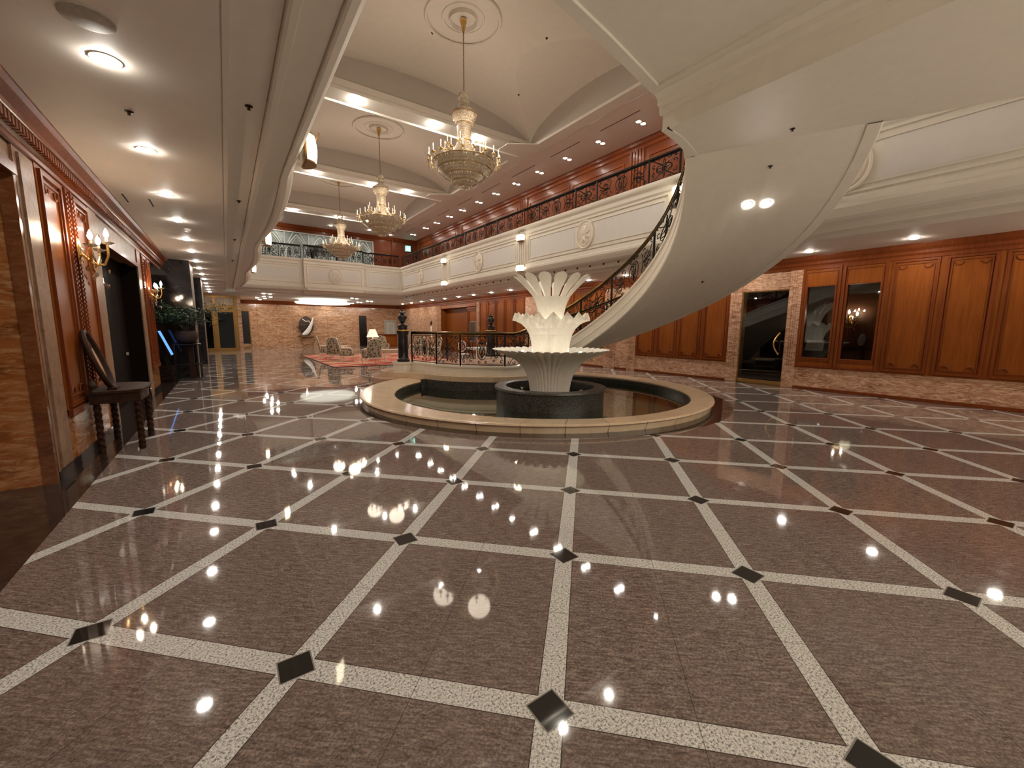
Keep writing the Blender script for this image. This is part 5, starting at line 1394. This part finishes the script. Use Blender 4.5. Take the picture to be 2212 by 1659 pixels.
mb = MB(); fframe(mb, 34.4, 10.0, 10.9, .1, .92, .05, 0, .02); fframe(mb, 34.4, 11.0, 11.9, .1, .92, .05, 0, .02); mb.build('front_panel', M['wood_dark'], t)
t = thing('picture_frame', 'framed picture on the recessed wooden door far along the right wall', 'picture', (XR + .1, 23.25, 1.5))
mb = MB(); wframe(mb, XR + .1, -1, 22.9, 23.65, .75, 2.05, .035, .0, .03); mb.build('frame', M['grille'], t)
mb = MB(); wbox(mb, XR + .1, -1, 22.93, 23.62, .78, 2.02, 0, .012); mb.build('picture', M['brown_relief'], t)
t = thing('notice_plate', 'small dark square wall plate above a white notice on the far right marble wall', 'plate', (XR, 29.6, 1.9))
mb = MB(); wbox(mb, XR, -1, 29.45, 29.75, 1.85, 2.1, .002, .03); mb.build('plate', M['darkwood'], t)
mb = MB(); wbox(mb, XR, -1, 29.5, 29.7, .9, 1.75, .002, .02); mb.build('notice', M['paper'], t)
t = thing('exit_sign', 'green lit exit sign with a white running figure on the far upper wall', 'sign', (12.28, 32.12, 7.83))
mb = MB(); mb.box(12.06, 12.50, 32.08, 32.2, 7.60, 8.05); mb.build('housing', M['satin'], t)
mb = MB(); mb.box(12.08, 12.48, 32.07, 32.08, 7.62, 8.03); mb.build('green_panel', M['green_lit'], t)
mb = MB()
Yp = 32.066
for P in ([(12.22, 7.93), (12.27, 7.85), (12.24, 7.77)], [(12.24, 7.77), (12.17, 7.70), (12.12, 7.70)], [(12.24, 7.77), (12.30, 7.73), (12.29, 7.66)], [(12.26, 7.88), (12.33, 7.86), (12.36, 7.90)], [(12.24, 7.9), (12.18, 7.87), (12.15, 7.82)]):
    mb.tube([(x, Yp, z) for x, z in P], .014, 4)
mb.lathe([(0, -.024), (.024, 0), (0, .024)], (12.225, Yp, 7.965), 8); mb.box(12.38, 12.45, Yp - .002, Yp + .002, 7.66, 7.99); mb.build('running_figure', M['white_lit'], t)
# grand piano standing on the far gallery
t = thing('grand_piano', 'black grand piano with its lid raised behind the far gallery railing', 'piano', (5.7, 29.2, 5.64))
mb = MB(); mb.prism(smooth_path([(4.6, 28.5), (6.4, 28.5), (6.5, 29.3), (6.1, 29.8), (5.5, 30.0), (5.3, 30.4), (4.8, 30.5), (4.6, 30.0)], 3), 6.24, 6.52); mb.build('case', M['black'], t)
mb = MB(); mb.quad((4.6, 28.5, 6.54), (4.6, 30.3, 6.54), (6.0, 30.0, 7.0), (6.4, 28.5, 7.0)); mb.quad((4.6, 28.5, 6.57), (4.6, 30.3, 6.57), (6.0, 30.0, 7.03), (6.4, 28.5, 7.03)); mb.build('lid', M['black'], t)
for x, y in ((4.8, 28.7), (6.2, 28.7), (5.0, 30.2)):
    mb = MB(); mb.lathe([(.05, 0), (.06, .3), (.08, .6)], (x, y, 5.64), 10); mb.build('leg', M['black'], t)
# menu stand behind the first window
t = thing('menu_stand', 'white notice on a slim stand behind the window pane next to the glass door', 'notice stand', (13.62, 4.56, 0))
mb = MB(); mb.obox((13.60, 4.56, 1.195), (.02, .43, .31), 0, .35); mb.build('notice', M['paper'], t)
mb = MB()
for k in range(6): mb.obox((13.587 + .36 * .04 * (2.5 - k), 4.56, 1.191 + .04 * (2.5 - k)), (.004, .32 - .08 * (k % 2), .009), 0, .35)
mb.build('printed_lines', M['ink'], t)
for y in (4.50, 4.62):
    mb = MB(); mb.tube([(13.64, y, 0), (13.64, y, 1.1)], .012, 5); mb.build('upright', M['iron'], t)
mb = MB(); mb.tube([(13.64, 4.50, .95), (13.64, 4.62, .95)], .01, 5); mb.box(13.48, 13.8, 4.36, 4.76, 0, .02); mb.build('base', M['iron'], t)

# ------------------------------------------------------------------ world and view
wd = bpy.data.worlds.new('warm_fill'); sc.world = wd; wd.use_nodes = True  # added warm fill entering by the open near end, dimmed near the horizon
nt = wd.node_tree; bg = nt.nodes['Background']; tc = nt.nodes.new('ShaderNodeTexCoord'); sx_ = nt.nodes.new('ShaderNodeSeparateXYZ')
nt.links.new(tc.outputs['Generated'], sx_.inputs[0]); ab = nt.nodes.new('ShaderNodeMath'); ab.operation = 'ABSOLUTE'; nt.links.new(sx_.outputs[2], ab.inputs[0])
mr = nt.nodes.new('ShaderNodeMapRange'); mr.interpolation_type = 'SMOOTHSTEP'; nt.links.new(ab.outputs[0], mr.inputs[0])
for k, v in enumerate((.10, .34, WORLD * .04, WORLD)): mr.inputs[k + 1].default_value = v
bg.inputs[0].default_value = (.92, .80, .64, 1); nt.links.new(mr.outputs[0], bg.inputs[1])
sc.view_settings.view_transform = 'Standard'; sc.view_settings.look = 'None'; sc.view_settings.gamma = 1
sc.view_settings.exposure = EXPO
try: sc.view_settings.use_curve_mapping = False
except Exception: pass
try:
    sc.cycles.use_denoising = True; sc.cycles.max_bounces = 10; sc.cycles.diffuse_bounces = 6; sc.cycles.glossy_bounces = 4; sc.cycles.transparent_max_bounces = 12
    sc.cycles.sample_clamp_indirect = 6; sc.cycles.use_light_tree = True; sc.cycles.caustics_reflective = False; sc.cycles.caustics_refractive = False
except Exception as e: print(e)
